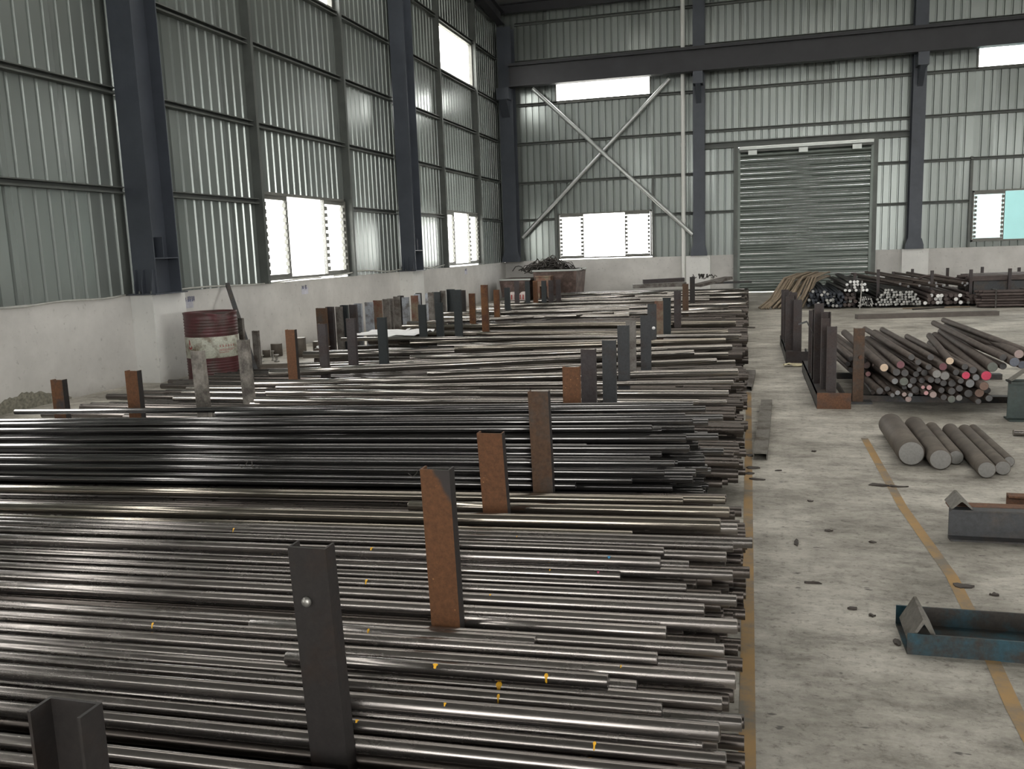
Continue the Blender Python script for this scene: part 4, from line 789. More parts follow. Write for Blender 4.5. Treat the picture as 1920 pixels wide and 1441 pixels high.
SPECIAL = {'O': 'thick grey bar lying askew on top, beginning at the orange dark-cornered post', 'Z': 'grey bar with a yellow drip lying on top, ending midway over the bed',
           'S': 'short grey bar with yellow drips lying loose on top, both ends in view', 'E2': 'long grey steel bar jutting farthest over the yellow line', 'B': 'yellowish-brown steel bar closing the front bed before the black heap',
           'D': 'thickest grey steel bar in front of the bright rust-orange post', 'C': 'brownish bar with its blunt start just before the orange post with a dark corner',
           'm6': 'thick shiny bar with a dented start beside the rust-and-grey post', 'm10': 'shiny bar with a square start below the two slim dark posts', 'f2': 'thickest dark bar with a rounded start in the far bed'}
for g in ('near', 'near2', 'dark', 'dark2', 'mid', 'mid2', 'far', 'far2'):
    cnt = {}
    tone, mk, grp = TONE[g]
    for x0, y0, z0, x1, y1, z1, r, tg in BARS[g]:
        if y1 > 9.5 and x0 < -5.55: x0 = -5.55
        if g in ('near', 'near2', 'dark', 'dark2'): z0 += TILT * (x0 + 0.4); z1 += TILT * (x1 + 0.4)
        BL.append((y0, z0, y1, z1, x0, x1, r))
        mk2 = 'brown' if (tg in ('B', 'B2', 'C', 'D', 'E', 'm10', 'f2', 'm9', 'f1')) else mk
        o = bar_obj('steel_bar', (x0, y0, z0), (x1, y1, z1), r, M[mk2])
        li = max(i for i, (yy, _) in enumerate(LAND) if yy <= y1); cnt[li] = cnt.get(li, 0) + 1
        lab = SPECIAL.get(tg) if tg in SPECIAL else None
        if not lab:
            lm = LAND[li][1]
            lab = '%s bar, %s beyond %s' % (tone, ordn(cnt[li]), lm)
            if g in ('near', 'dark') and len(lab.split()) + len(endword(x1).split()) <= 16: lab += ', ' + endword(x1)
        tag(o, lab, 'bar', grp); BAROBJ[tg] = (o, x0, y0, z0, x1, y1, z1, r)

# deeper layers: nobody could count them, only dark ends and slivers show
def stuff_rows(name, label, rows, mat, tilt):
    m = MB()
    for (y0, y1, zs, r, xl) in rows:
        for z in zs:
            y = y0
            while y < y1:
                xa, xb = xl + random.uniform(-0.1, 0.1), (random.uniform(-0.2, 0.0) if y < 4.1 or y > 5 else random.uniform(-0.5, -0.2))
                za = max(r + 0.002, z + tilt * (xa + 0.4) * min(1, z / 0.33)); ok = True
                for (by0, bz0, by1, bz1, bx0, bx1, br) in BL:
                    if abs(y - by1) > 0.5 and abs(y - by0) > 0.5: continue
                    for f in (0.15, 0.5, 0.9):
                        if (by0 + (by1 - by0) * f - y) ** 2 + (bz0 + (bz1 - bz0) * f - za - (z - za) * f) ** 2 < (r + br) ** 2 * 0.97: ok = False
                if 4.1 < y < 5 and z > 0.385 and y < 4.16 + (z - 0.385) * 1.46 + 0.05: ok = False
                if ok and not any(abs(y - py - 0.025) < r + 0.032 for _, px, py, pz in POSTS): m.tube((xa, y, za), (xb, y, z), r, 10)
                y += 2 * r + random.uniform(0.004, 0.012) if ok else 0.012
    return tag(obj(name, m, mat), label, 'bars', kind='stuff')
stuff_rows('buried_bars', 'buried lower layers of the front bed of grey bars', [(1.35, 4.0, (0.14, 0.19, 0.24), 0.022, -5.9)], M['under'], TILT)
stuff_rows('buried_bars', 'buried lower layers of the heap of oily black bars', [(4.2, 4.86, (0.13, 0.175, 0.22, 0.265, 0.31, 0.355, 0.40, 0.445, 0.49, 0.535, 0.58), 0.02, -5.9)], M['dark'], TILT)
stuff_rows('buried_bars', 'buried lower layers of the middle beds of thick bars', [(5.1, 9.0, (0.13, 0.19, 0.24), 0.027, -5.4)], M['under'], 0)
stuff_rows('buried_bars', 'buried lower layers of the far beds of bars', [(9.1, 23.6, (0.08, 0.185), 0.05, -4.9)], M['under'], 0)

# yellow drips, blue and red marks on the bars of the front bed (parts of their bars)
def drip(tg, X, deg, length, width, mat='paint_yellow'):
    o, x0, y0, z0, x1, y1, z1, r = BAROBJ[tg]
    m = MB(); vs = []; n = 8; rr = r + 0.0008
    t = X - x0
    for i in range(n + 1):
        f = i / n; a = math.radians(deg) + f * length / r
        w = width * (0.5 if f > 0.55 else 0.5 + 0.5 * math.sin(min(1, f * 2.2) * PI)) * (1 if f < 0.9 else 0.5)
        # angle measured from the top of the bar towards the camera side (-Y)
        for s in (-1, 1): vs.append((t + s * w / 2, -rr * math.sin(a), rr * math.cos(a)))
    m.add(vs, [(2 * i, 2 * i + 1, 2 * i + 3, 2 * i + 2) for i in range(n)])
    d = D.objects.new('paint_drip', mesh('paint_drip', m, M[mat])); C.objects.link(d); d.parent = o; return d
for a in DRIPS: drip(*a)

# binding wires twisted round the black bars
def tie(p, label):
    m = MB(); x, y, z = p
    for s in (-1, 1): m.path([(x + 0.01 * s, y + 0.02, z + 0.01), (x + 0.012 * s, y - 0.02, z + 0.02), (x + 0.02 * s, y - 0.035, z), (x + 0.035 * s, y - 0.05, z - 0.012), (x + 0.06 * s, y - 0.045, z - 0.005 * s)], 0.0022, 6)
    return tag(obj('tie_wire', m, M['wire'], None, p), label, 'wire', 'wires twisted round the black bars')

# ------------------------------------------------------------------ upright posts of the racks
PC = {  # paint base, rust colour, rust amount
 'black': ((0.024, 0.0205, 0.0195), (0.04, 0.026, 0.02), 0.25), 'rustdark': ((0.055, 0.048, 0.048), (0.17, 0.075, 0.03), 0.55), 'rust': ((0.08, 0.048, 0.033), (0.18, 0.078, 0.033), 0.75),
 'brown': ((0.07, 0.056, 0.046), (0.12, 0.065, 0.035), 0.5), 'grey': ((0.05, 0.052, 0.055), (0.065, 0.055, 0.052), 0.2), 'mauve': ((0.052, 0.044, 0.045), (0.062, 0.044, 0.04), 0.3),
 'mauvedark': ((0.05, 0.041, 0.041), (0.065, 0.045, 0.04), 0.3),
 'tan': ((0.19, 0.15, 0.105), (0.20, 0.09, 0.06), 0.4), 'green': ((0.022, 0.027, 0.029), (0.03, 0.033, 0.034), 0.2), 'pale': ((0.28, 0.255, 0.225), (0.13, 0.115, 0.10), 0.4),
 'orange': ((0.17, 0.075, 0.026), (0.13, 0.052, 0.024), 0.4), 'paleblue': ((0.34, 0.36, 0.40), (0.2, 0.19, 0.185), 0.3), 'greybrown': ((0.20, 0.185, 0.17), (0.12, 0.10, 0.085), 0.4)}
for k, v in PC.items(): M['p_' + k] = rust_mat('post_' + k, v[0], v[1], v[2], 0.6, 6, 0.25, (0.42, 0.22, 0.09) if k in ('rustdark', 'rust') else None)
def corner_mat():
    # the orange post whose upper corner kept its dark mill scale
    m = rust_mat('post_rust_dark_corner', (0.10, 0.055, 0.03), (0.18, 0.078, 0.032), 0.8, 0.6, 6, 0.25, (0.42, 0.22, 0.09)); nt = m.node_tree; p = nt.nodes['Principled BSDF']
    src = p.inputs['Base Color'].links[0].from_socket; tc = N(nt, 'ShaderNodeTexCoord'); sx = N(nt, 'ShaderNodeSeparateXYZ'); nt.links.new(tc.outputs['Object'], sx.inputs[0])
    n = noise(nt, tc.outputs['Object'], 14, 4)
    a = N(nt, 'ShaderNodeMath', operation='MULTIPLY_ADD'); a.inputs[1].default_value = 0.58; a.inputs[2].default_value = -0.58 * 0.86 - 0.004; nt.links.new(sx.outputs[2], a.inputs[0])
    b = N(nt, 'ShaderNodeMath', operation='ADD'); nt.links.new(sx.outputs[0], b.inputs[0]); nt.links.new(a.outputs[0], b.inputs[1])
    c = N(nt, 'ShaderNodeMath', operation='MULTIPLY_ADD'); c.inputs[1].default_value = 0.05; nt.links.new(n.outputs['Fac'], c.inputs[0]); nt.links.new(b.outputs[0], c.inputs[2])
    r = ramp(nt, [(0.005, (0, 0, 0)), (0.02, (1, 1, 1))]); nt.links.new(c.outputs[0], r.inputs[0])
    nt.links.new(mixc(nt, r.outputs[0], src, (0.046, 0.039, 0.037)), p.inputs['Base Color']); return m
M['p_corner'] = corner_mat()
def channel(m, x, y, z0, z1, w=0.1, d=0.048, t=0.007, back=1, lean=0.0):
    s = back
    pr = [(-w / 2, 0), (w / 2, 0), (w / 2, s * d), (w / 2 - t, s * d), (w / 2 - t, s * t), (-w / 2 + t, s * t), (-w / 2 + t, s * d), (-w / 2, s * d)]
    if s < 0: pr = pr[::-1]
    return m.prism(pr, (x - lean * 0, y, z0), (x + lean, y, z1), (1, 0, 0), (0, 1, 0))
PLAB = {'P0': ('black', 'black open channel post, the nearest upright, cut by the bottom edge', -1, -0.0), 'P1': ('black', 'tall dark brown post with a pale weld boss, second upright of the front row', 1, -0.03),
 'P2': ('corner', 'orange-rusted post with a dark upper corner rising through the grey bars', 1, -0.02), 'P3': ('rust', 'bright rust-orange post before the heap of black bars', 1, -0.03), 'P4': ('brown', 'tall brown rusted post standing before the black bars', 1, -0.02),
 'Q1': ('rust', 'short rust-brown post beside three grey posts', 1, 0), 'Q2': ('mauve', 'mauve-grey post next to the short rust-brown post', 1, 0), 'Q3': ('grey', 'plain grey post, middle of the three grey posts', 1, 0), 'Q4': ('grey', 'tallest blue-grey post of the three grey posts', 1, 0),
 'Q5': ('greybrown', 'narrow grey post touching the tallest grey post from behind', 1, 0), 'R1': ('grey', 'grey post left of the white-spotted dark post', 1, 0), 'R2': ('grey', 'dark grey post with a white spot of paint', 1, 0), 'R3': ('tan', 'tan post with a red-rusted head among dark ones', 1, 0),
 'R4': ('green', 'green-black post next to the tan post', 1, 0), 'R5': ('mauve', 'mauve post behind the green-black post', 1, 0), 'R6': ('brown', 'dull brown post in front of the white downpipe', 1, 0), 'R7': ('black', 'black post at the far end of the row by the downpipe', 1, 0),
 'L1': ('rustdark', 'rusted post with a dark side before the pale low wall, nearest the dirt splash', 1, 0), 'L2': ('rust', 'orange-rusted post with a black side before the white pier', 1, 0), 'L3': ('pale', 'pale weathered post in front of the red drum', 1, -0.02), 'L4': ('pale', 'pale brownish post just beside the red drum', 1, -0.02),
 'L5': ('rust', 'post rusted orange below and grey above, by the short steel offcuts', 1, 0), 'E': ('mauve', 'dark mauve post behind the dented thick bar', 1, 0), 'Fp': ('mauve', 'mauve-brown post against the row of stored channels', 1, 0), 'D': ('green', 'blue-black post beside the white sheet', 1, 0),
 'A': ('green', 'slim green-black post, first of two over the square-started bar', 1, 0), 'B': ('green', 'slim green-black post, second of two over the square-started bar', 1, 0), 'C': ('green', 'tall green-black post before the last stored channels', 1, 0), 'T1': ('orange', 'shorter orange post, first of the three orange posts', 1, 0),
 'T2': ('orange', 'tallest of the three orange posts', 1, 0), 'T3': ('orange', 'third orange post, nearest the scrap bins', 1, 0), 'T4': ('green', 'dark grey post right beside the third orange post', 1, 0), 'T5': ('mauve', 'mauve post before the shallow scrap bin', 1, 0), 'T6': ('green', 'green-black post before the join of the scrap bins', 1, 0),
 'T7': ('rust', 'rusty brown post before the tangled wire', 1, 0), 'T8': ('green', 'green-black post before the deep scrap bin', 1, 0), 'T9': ('mauve', 'dark mauve post before the deep scrap bin', 1, 0), 'T10': ('mauve', 'last mauve post before the corner of the deep scrap bin', 1, 0)}
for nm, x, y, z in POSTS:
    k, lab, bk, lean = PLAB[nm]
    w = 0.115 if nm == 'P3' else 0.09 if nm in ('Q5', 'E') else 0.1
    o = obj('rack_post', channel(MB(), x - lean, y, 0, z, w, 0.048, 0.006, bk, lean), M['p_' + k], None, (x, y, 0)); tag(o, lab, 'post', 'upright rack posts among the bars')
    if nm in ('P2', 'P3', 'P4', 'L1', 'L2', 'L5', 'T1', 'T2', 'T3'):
        o.data.materials.append(M['p_black'] if nm[0] != 'T' else M['p_brown']); o.data.polygons[1].material_index = 1   # outer +X flange face gets a darker material
    if nm == 'P1': local_part('weld_boss', MB().lathe([(0.0, -0.0), (0.013, 0.0), (0.013, 0.006), (0.008, 0.011), (0.0, 0.012)], (0, 0, 0), 12), M['steel_edge'], o, Matrix.Translation((-0.008, 0.0, z - 0.135)) @ Matrix.Rotation(PI / 2, 4, 'X'))
    if nm == 'R2': local_part('paint_spot', MB().lathe([(0.0, 0), (0.02, 0), (0.02, 0.002), (0, 0.002)], (0, 0, 0), 10), M['white'], o, Matrix.Translation((0.02, 0.0, z - 0.28)) @ Matrix.Rotation(PI / 2, 4, 'X'))
# the row of grey channels stored upright along the left wall
CH = [(-5.23,10.0,.12,'brown',1),(-5.18,10.18,.09,'mauve',-1),(-5.17,10.37,.07,'greybrown',1),(-5.11,10.45,.085,'green',-1),(-5.16,10.77,.09,'mauve',1),(-5.16,10.98,.089,'paleblue',-1),(-5.17,11.31,.099,'paleblue',1),(-5.14,11.54,.105,'tan',1),(-5.1,11.76,.087,'greybrown',1),(-5.13,12.02,.06,'greybrown',-1),(-5.11,12.18,.082,'greybrown',1),(-5.06,12.4,.091,'paleblue',1),(-5.2,12.6,.069,'black',-1),(-5.05,12.75,.093,'tan',1),(-5.08,12.95,.079,'paleblue',1),(-5.12,13.16,.054,'black',-1),(-4.98,13.3,.077,'greybrown',1),(-5.1,13.5,.083,'paleblue',1),(-5.04,13.72,.12,'green',1),(-4.98,13.92,.05,'greybrown',-1),(-4.9,14.1,.12,'green',-1),(-4.78,14.3,.13,'black',-1)]
DESC = {'brown': 'dark brown', 'mauve': 'mauve-brown', 'greybrown': 'grey-brown', 'green': 'green-black', 'paleblue': 'pale blue-grey', 'tan': 'tan-stained', 'black': 'black'}
for i, (x, y, w, k, bk) in enumerate(CH):
    s = 5.75 / 5.1
    o = obj('stored_channel', channel(MB(), x * s, y * s, 0, 0.81 + random.uniform(-0.015, 0.02), max(w * 1.3, 0.1), 0.055, 0.007, bk, 0.0), M['p_' + k], None, (x * s, y * s, 0))
    tag(o, '%s steel channel standing %s from the red drum in the row along the wall' % (DESC[k], ordn(i + 1)), 'channel', 'steel channels stored upright along the wall')
tie((-2.62, 4.1, 0.44), 'twisted binding wire with loose ends on the black bars, before the rusted dark-sided post')
tie((-1.62, 4.08, 0.43), 'twisted binding wire with loose ends on the black bars, left of the orange posts')

# ------------------------------------------------------------------ things along the left wall
dx, dy = -6.80, 9.95; R = 0.335
t = thing('oil_drum', 'dented red steel oil drum with a stained cream band', 'drum', (dx, dy, 0))
prof = [(R - 0.01, 0.0), (R + 0.004, 0.006), (R + 0.004, 0.02), (R - 0.004, 0.03)]
def ribs(z0, z1, n):
    out = []
    for k in range(n):
        z = z0 + (z1 - z0) * k / (n - 1); out += [(R - 0.004, z - 0.012), (R + 0.004, z), (R - 0.004, z + 0.012)]
    return out
prof += ribs(0.07, 0.25, 6) + [(R, 0.27)]
b = obj('drum_body', MB().lathe(prof + [(R, 0.30), (R, 0.575)] + ribs(0.61, 0.80, 6) + [(R - 0.002, 0.85), (R + 0.005, 0.872), (R + 0.005, 0.884), (R - 0.012, 0.884), (R - 0.014, 0.868), (0.0, 0.868)], (dx, dy, 0), 40), M['drum_red'], t)
for v in b.data.vertices:
    a = math.atan2(v.co.y, v.co.x)
    if v.co.z > 0.74: 
        k = max(0, 1 - abs(a + 0.55) / 0.5) * (v.co.z - 0.74) / 0.14
        v.co.x *= 1 - 0.10 * k; v.co.y *= 1 - 0.10 * k; v.co.z -= 0.03 * k
obj('drum_band', MB().lathe([(R + 0.001, 0.302), (R + 0.003, 0.304), (R + 0.003, 0.572), (R + 0.001, 0.574)], (dx, dy, 0), 40), M['drum_band'], t)
def on_drum(m, a0, a1, z0, z1, n=3):
    rr = R + 0.0042; vs = []
    for i in range(n + 1):
        a = a0 + (a1 - a0) * i / n
        for z in (z0, z1): vs.append((dx + rr * math.cos(a), dy + rr * math.sin(a), z))
    return m.add(vs, [(2 * i, 2 * i + 2, 2 * i + 3, 2 * i + 1) for i in range(n)])
A0 = math.atan2(-dy, -dx)       # towards the room
m = MB(); rng = random.Random(3)
for i, ch in enumerate(range(6)):
    a = A0 + 0.24 + i * 0.115
    on_drum(m, a, a + 0.05, 0.452, 0.459, 1); on_drum(m, a + 0.018, a + 0.03, 0.44, 0.472, 1); on_drum(m, a - 0.005, a + 0.058, 0.440, 0.446, 1)
for row, z in enumerate((0.405, 0.39, 0.365)):
    a = A0 + 0.22
    while a < A0 + (0.9, 0.75, 0.55)[row]:
        L = rng.uniform(0.02, 0.06); on_drum(m, a, a + L, z, z + 0.007, 1); a += L + 0.014
obj('drum_print', m, M['print_red'], t)
m = MB()
def drum_shape(cx, cz, pts):
    rr = R + 0.0042; vs = [(dx + rr * math.cos(cx + u / R), dy + rr * math.sin(cx + u / R), cz + w) for u, w in pts]
    m.add(vs, [tuple(range(len(vs)))])
drum_shape(A0 - 0.98, 0.47, [(-0.005, 0.075), (0.012, 0.07), (0.02, 0.02), (0.016, 0.0), (0.0, 0.0), (-0.004, 0.03)])
drum_shape(A0 - 0.98, 0.44, [(-0.02, 0.0), (0.0, -0.02), (0.03, -0.02), (0.05, 0.005), (0.045, 0.04), (0.035, 0.01), (0.01, 0.0), (-0.01, 0.03)])
obj('drum_emblem', m, M['print_red'], t)
tag(obj('twig_scrap', MB().path([(-6.28, 9.45, 0.01), (-6.2, 9.5, 0.03), (-6.1, 9.46, 0.015), (-6.0, 9.5, 0.02)], 0.009, 6).path([(-6.15, 9.42, 0.008), (-6.08, 9.5, 0.03), (-5.98, 9.47, 0.01)], 0.008, 6), M['rusty'], None, (-6.14, 9.47, 0)), 'small rusty twisted scrap lying on the floor before the red drum', 'scrap')
def angle_bar(m, p0, p1, w, t=0.006):
    p0, p1 = Vector(p0), Vector(p1); d = (p1 - p0).normalized(); u = d.cross(Vector((0, 0, 1))).normalized(); v = d.cross(u).normalized()
    return m.prism([(0, 0), (w, 0), (w, t), (t, t), (t, w), (0, w)], p0, p1, u, v)
tag(obj('leaning_angle', angle_bar(MB(), (-6.5, 10.42, 0.0), (-7.58, 11.55, 1.2), 0.055), M['dark_channel'], None, (-6.5, 10.42, 0)), 'long dark steel angle leaning on the wall behind the red drum', 'angle')
tag(obj('standing_channel', channel(MB(), -6.58, 10.62, 0, 0.56, 0.09, 0.05, 0.007, 1), M['p_greybrown'], None, (-6.58, 10.62, 0)), 'short grey-brown channel standing upright right of the leaning angle', 'channel')
tag(obj('standing_channel', channel(MB(), -6.78, 10.62, 0, 0.74, 0.1, 0.05, 0.007, -1), M['p_greybrown'], None, (-6.78, 10.62, 0)), 'short channel standing between the red drum and the leaning angle', 'channel')
CYL = [(-7.25, 12.3, 0.09, 0.2, 'broad dark round offcut standing by the wall, nearest the leaning angle'), (-6.78, 12.2, 0.097, 0.3, 'tallest dark round offcut, behind the rust-and-grey post'), (-6.62, 12.5, 0.087, 0.21, 'broad round offcut beside the stored channels'), (-7.35, 12.15, 0.06, 0.115, 'small low offcut against the wall behind the spools')]
for x, y, r, h, lab in CYL:
    tag(obj('round_offcut', MB().tube((x, y, 0), (x, y, h), r, 28, 0, 1, 0.006), [M['logs'], M['steel_edge']], None, (x, y, 0)), lab, 'offcut', 'short round steel offcuts by the wall')
for x, y, r, h, lab in [(-7.12, 11.6, 0.048, 0.1, 'small flanged steel spool, left one by the short channel'), (-7.0, 11.75, 0.026, 0.15, 'slender flanged steel spool, tallest of the three spools'), (-6.85, 11.6, 0.04, 0.11, 'flanged steel spool just before the broad offcut')]:
    tag(obj('steel_spool', MB().lathe([(r, 0), (r, 0.012), (r * 0.5, 0.02), (r * 0.5, h - 0.02), (r, h - 0.012), (r, h)], (x, y, 0), 20), M['steel_edge'], None, (x, y, 0)), lab, 'spool', 'small flanged spools by the wall')
o = bar_obj('thick_shaft', (-6.3, 10.25, 0.075), (-5.45, 10.55, 0.075), 0.072, [M['logs'], M['end_pinkgrey']], 1); tag(o, 'short thick shaft lying with its pinkish end face by the spools', 'shaft')
# crumpled white sheet and paper scraps on the bars
def crumple(name, x0, y0, x1, y1, z, amp, n, mat, label, cat='sheet'):
    m = MB(); vs = []
    for i in range(n + 1):
        for j in range(n + 1): vs.append((x0 + (x1 - x0) * i / n + random.uniform(-.01, .01), y0 + (y1 - y0) * j / n + random.uniform(-.01, .01), z + random.uniform(0, amp)))
    k = len(vs); vs += [(a, b, c - 0.004) for a, b, c in vs]; q = n + 1
    fs = []
    for i in range(n):
        for j in range(n):
            a = [i * q + j, (i + 1) * q + j, (i + 1) * q + j + 1, i * q + j + 1]; fs.append(tuple(a)); fs.append(tuple(v + k for v in a[::-1]))
    return tag(obj(name, m.add(vs, fs), mat, None, ((x0 + x1) / 2, (y0 + y1) / 2, z)), label, cat)
crumple('white_sheet', -5.35, 10.95, -4.35, 11.75, 0.415, 0.05, 7, M['white'], 'crumpled white plastic sheet spread over bars beside the blue-black post')
crumple('paper_scrap', -5.05, 12.0, -4.85, 12.2, 0.37, 0.08, 3, M['white'], 'scrap of white paper before the stored channels', 'paper')
crumple('paper_scrap', -5.5, 10.25, -5.33, 10.4, 0.33, 0.06, 3, M['white'], 'small white and red paper scrap between two mauve posts', 'paper')
# stencilled rack numbers on the low wall
def sign(y, z, text, label, paper=True, size=0.085):
    t = thing('wall_stencil', label, 'sign', (-7.657, y, z), 'blue rack numbers on the low wall')
    if paper: obj('paper_patch', MB().box(-7.659, y - 0.10, z - 0.1, -7.655, y + 0.14, z + 0.02), M['paper'], t)
    c = D.curves.new('stencil_text', 'FONT'); c.body = text; c.size = size; c.align_x = 'CENTER'; c.align_y = 'CENTER'; c.extrude = 0.0008; c.materials.append(M['print_blue'])
    tmp = D.objects.new('stencil_curve', c); C.objects.link(tmp); bpy.context.view_layer.update()
    me = D.meshes.new_from_object(tmp.evaluated_get(bpy.context.evaluated_depsgraph_get())); D.objects.remove(tmp)
    o = D.objects.new('stencil_text', me); C.objects.link(o); o.parent = t; o.location = (0.004, 0.0, 0.02); o.rotation_euler = (PI / 2, 0, PI / 2)
sign(10.68, 0.985, '20R3 \u5706\u94a2', 'blue rack number on the low wall above the red drum')
sign(14.08, 0.985, '30 \u7701', 'blue rack number on the wall under the first louvred window')
sign(19.8, 0.97, '30 \u7701', 'small rack number on the wall past the dark middle column')
sign(23.35, 1.0, '30\u7701', 'small rack number under the second louvred window of the left wall')
# scrap bins in the corner
def bin_(label, x0, y0, x1, y1, z0, z1, flare, t=0.02):
    r = thing('scrap_bin', label, 'bin', ((x0 + x1) / 2, (y0 + y1) / 2, 0), 'rusty scrap bins in the corner')
    m = MB()
    a = [(x0 + flare, y0 + flare), (x1 - flare, y0 + flare), (x1 - flare, y1 - flare), (x0 + flare, y1 - flare)]; b = [(x0, y0), (x1, y0), (x1, y1), (x0, y1)]
    ai = [(x0 + flare + t, y0 + flare + t), (x1 - flare - t, y0 + flare + t), (x1 - flare - t, y1 - flare - t), (x0 + flare + t, y1 - flare - t)]; bi = [(x0 + t, y0 + t), (x1 - t, y0 + t), (x1 - t, y1 - t), (x0 + t, y1 - t)]
    vs = [(*p, z0) for p in a] + [(*p, z1) for p in b] + [(*p, z0 + t) for p in ai] + [(*p, z1) for p in bi]
    fs = [(3, 2, 1, 0), (8, 9, 10, 11)] + [(i, (i + 1) % 4, 4 + (i + 1) % 4, 4 + i) for i in range(4)] + [(8 + (i + 1) % 4, 8 + i, 12 + i, 12 + (i + 1) % 4) for i in range(4)] + [(4 + i, 4 + (i + 1) % 4, 12 + (i + 1) % 4, 12 + i) for i in range(4)]
    obj('bin_shell', m.add(vs, fs), M['bin'], r)
    obj('bin_rim', MB().box(x0 - 0.02, y0 - 0.02, z1 - 0.04, x1 + 0.02, y0, z1 + 0.01).box(x0 - 0.02, y1, z1 - 0.04, x1 + 0.02, y1 + 0.02, z1 + 0.01).box(x0 - 0.02, y0, z1 - 0.04, x0, y1, z1 + 0.01).box(x1, y0, z1 - 0.04, x1 + 0.02, y1, z1 + 0.01), M['gap'], r)
    for xx in (x0 + 0.15, x1 - 0.25): obj('bin_foot', MB().box(xx, y0 + 0.1, 0, xx + 0.1, y1 - 0.1, z0), M['bin'], r)
    return r
bin_('shallow pinkish rusty scrap bin in the hall corner', -7.25, 25.3, -6.3, 26.6, 0.12, 0.66, 0.06)
bin_('deep rusty scrap bin heaped with tangled wire', -6.18, 25.2, -4.86, 26.7, 0.12, 0.9, 0.07)
m = MB(); rg = random.Random(5)
for k in range(230):
    cx, cy, cz = rg.gauss(-5.78, 0.34), rg.uniform(25.3, 26.2), 0.85; a = rg.uniform(0, PI); L = rg.uniform(0.2, 0.6); h = rg.uniform(-0.05, 0.2)
    cz += rg.uniform(0, max(0.08, 0.36 - abs(cx + 5.78) * 0.5))
    m.path([(cx + math.cos(a) * L * s, cy + math.sin(a) * L * s * 0.6, max(0.75, cz + h * (1 - 4 * s * s) + rg.uniform(-.03, .03))) for s in (-0.5, -0.25, 0, 0.25, 0.5)], rg.uniform(0.008, 0.02), 5)
tag(obj('wire_tangle', m, M['wire'], None, (-5.75, 25.9, 0.9)), 'dark tangle of scrap wire and strip heaped on the deep rusty bin', 'scrap', kind='stuff')
o = tag(obj('wooden_crate', MB().box(-5.98, 24.75, 0.45, -5.55, 25.1, 0.72).box(-6.0, 24.72, 0.72, -5.53, 25.12, 0.75).box(-5.95, 24.76, 0, -5.88, 25.08, 0.45).box(-5.65, 24.76, 0, -5.58, 25.08, 0.45), M['p_tan'], None, (-5.77, 24.9, 0)), 'tan wooden stand with a pale top before the deep rusty bin', 'stand')
for x, lab in ((-6.75, 'red and white striped sack beside the shallow scrap bin'), (-6.4, 'red and white striped sack between the two scrap bins')):
    s_ = obj('striped_sack', MB().lathe([(0.13, 0), (0.17, 0.06), (0.165, 0.22), (0.11, 0.28), (0.06, 0.3)], (x, 25.0, 0), 14), M['sack'], None, (x, 25.0, 0)); tag(s_, lab, 'sack', 'striped sacks before the scrap bins')
    for a in (-2.2, -1.6, -1.0):
        mm = MB(); vs = []
        for z, rr in ((0.08, 0.172), (0.22, 0.168)):
            for da in (-0.12, 0.12): vs.append((x + rr * math.cos(a + da), 25.0 + rr * math.sin(a + da), z))
        obj('red_stripe', mm.add(vs, [(0, 1, 3, 2)]), M['print_red'], s_)

# ------------------------------------------------------------------ far end of the beds
def plank(label, p0, p1, w, h, mat, name='flat_bar', cat='bar', group=None):
    p0, p1 = Vector(p0), Vector(p1); d = (p1 - p0).normalized(); u = d.cross(Vector((0, 0, 1))).normalized()
    return tag(obj(name, MB().prism([(-w / 2, 0), (w / 2, 0), (w / 2, h), (-w / 2, h)], p0, p1, u, u.cross(d)), mat, None, p0), label, cat, group)
plank('brown flat bar on top of the far bed, upper of two before the downpipe', (-2.62, 22.5, 0.56), (-1.6, 22.75, 0.575), 0.16, 0.1, M['p_mauve'], group='flat bars at the far end')
plank('brown flat bar on the far bed, lower of two before the downpipe', (-2.85, 22.3, 0.455), (-1.55, 22.6, 0.465), 0.24, 0.1, M['p_greybrown'], group='flat bars at the far end')
plank('grey-brown plank tilted on the far bed between downpipe and shutter', (-1.25, 22.2, 0.46), (-0.5, 22.9, 0.60), 0.3, 0.07, M['p_greybrown'], group='flat bars at the far end')
plank('thin dark plank lying flat towards the shutter post', (-1.2, 23.3, 0.47), (0.05, 23.6, 0.47), 0.16, 0.05, M['dark_channel'], group='flat bars at the far end')
m = MB()
for k in range(16):
    a = rg.uniform(0, 6); x, y, z = -1.15 + rg.gauss(0, 0.16), 23.0 + rg.gauss(0, 0.08), 0.62; L = rg.uniform(0.08, 0.2)
    m.path([(x + math.cos(a) * L * s, y + math.sin(a) * L * s, z + rg.uniform(0, 0.14)) for s in (-0.5, -0.2, 0.1, 0.5)], 0.012, 5)
tag(obj('wire_tangle', m, M['wire'], None, (-1.15, 23.0, 0.6)), 'small curl of dark wire on the planks by the downpipe', 'scrap', kind='stuff')

# ------------------------------------------------------------------ right of the aisle: racks and the rusty bar pile
def rack(label, x0, y0, x1, y1, posts, mat, em):
    r = thing('bar_rack', label, 'rack', ((x0 + x1) / 2, y0, 0), 'dark steel racks right of the aisle')
    obj('base_beam', MB().box(x0, y0, 0, x0 + 0.012, y1, 0.13).box(x0, y0 + 0.01, 0, x1 * 0.45 + x0 * 0.55, y1, 0.012).box(x0, y0 + 0.012, 0.118, x0 + 0.1, y1, 0.13), mat, r)
    obj('end_plate', MB().box(x0, y0 - 0.008, 0, x1, y0 + 0.008, 0.148), em, r)
    obj('cross_beam', MB().box(x1 - 0.02, y0 + 0.008, 0, x1 + 0.0, y1 * 0.5 + y0 * 0.5, 0.06), mat, r)
    for (px, py, w, h, bk) in posts: obj('upright', channel(MB(), px, py, 0.012, h, w, 0.05, 0.008, bk), M['p_mauvedark'], r)
    return r
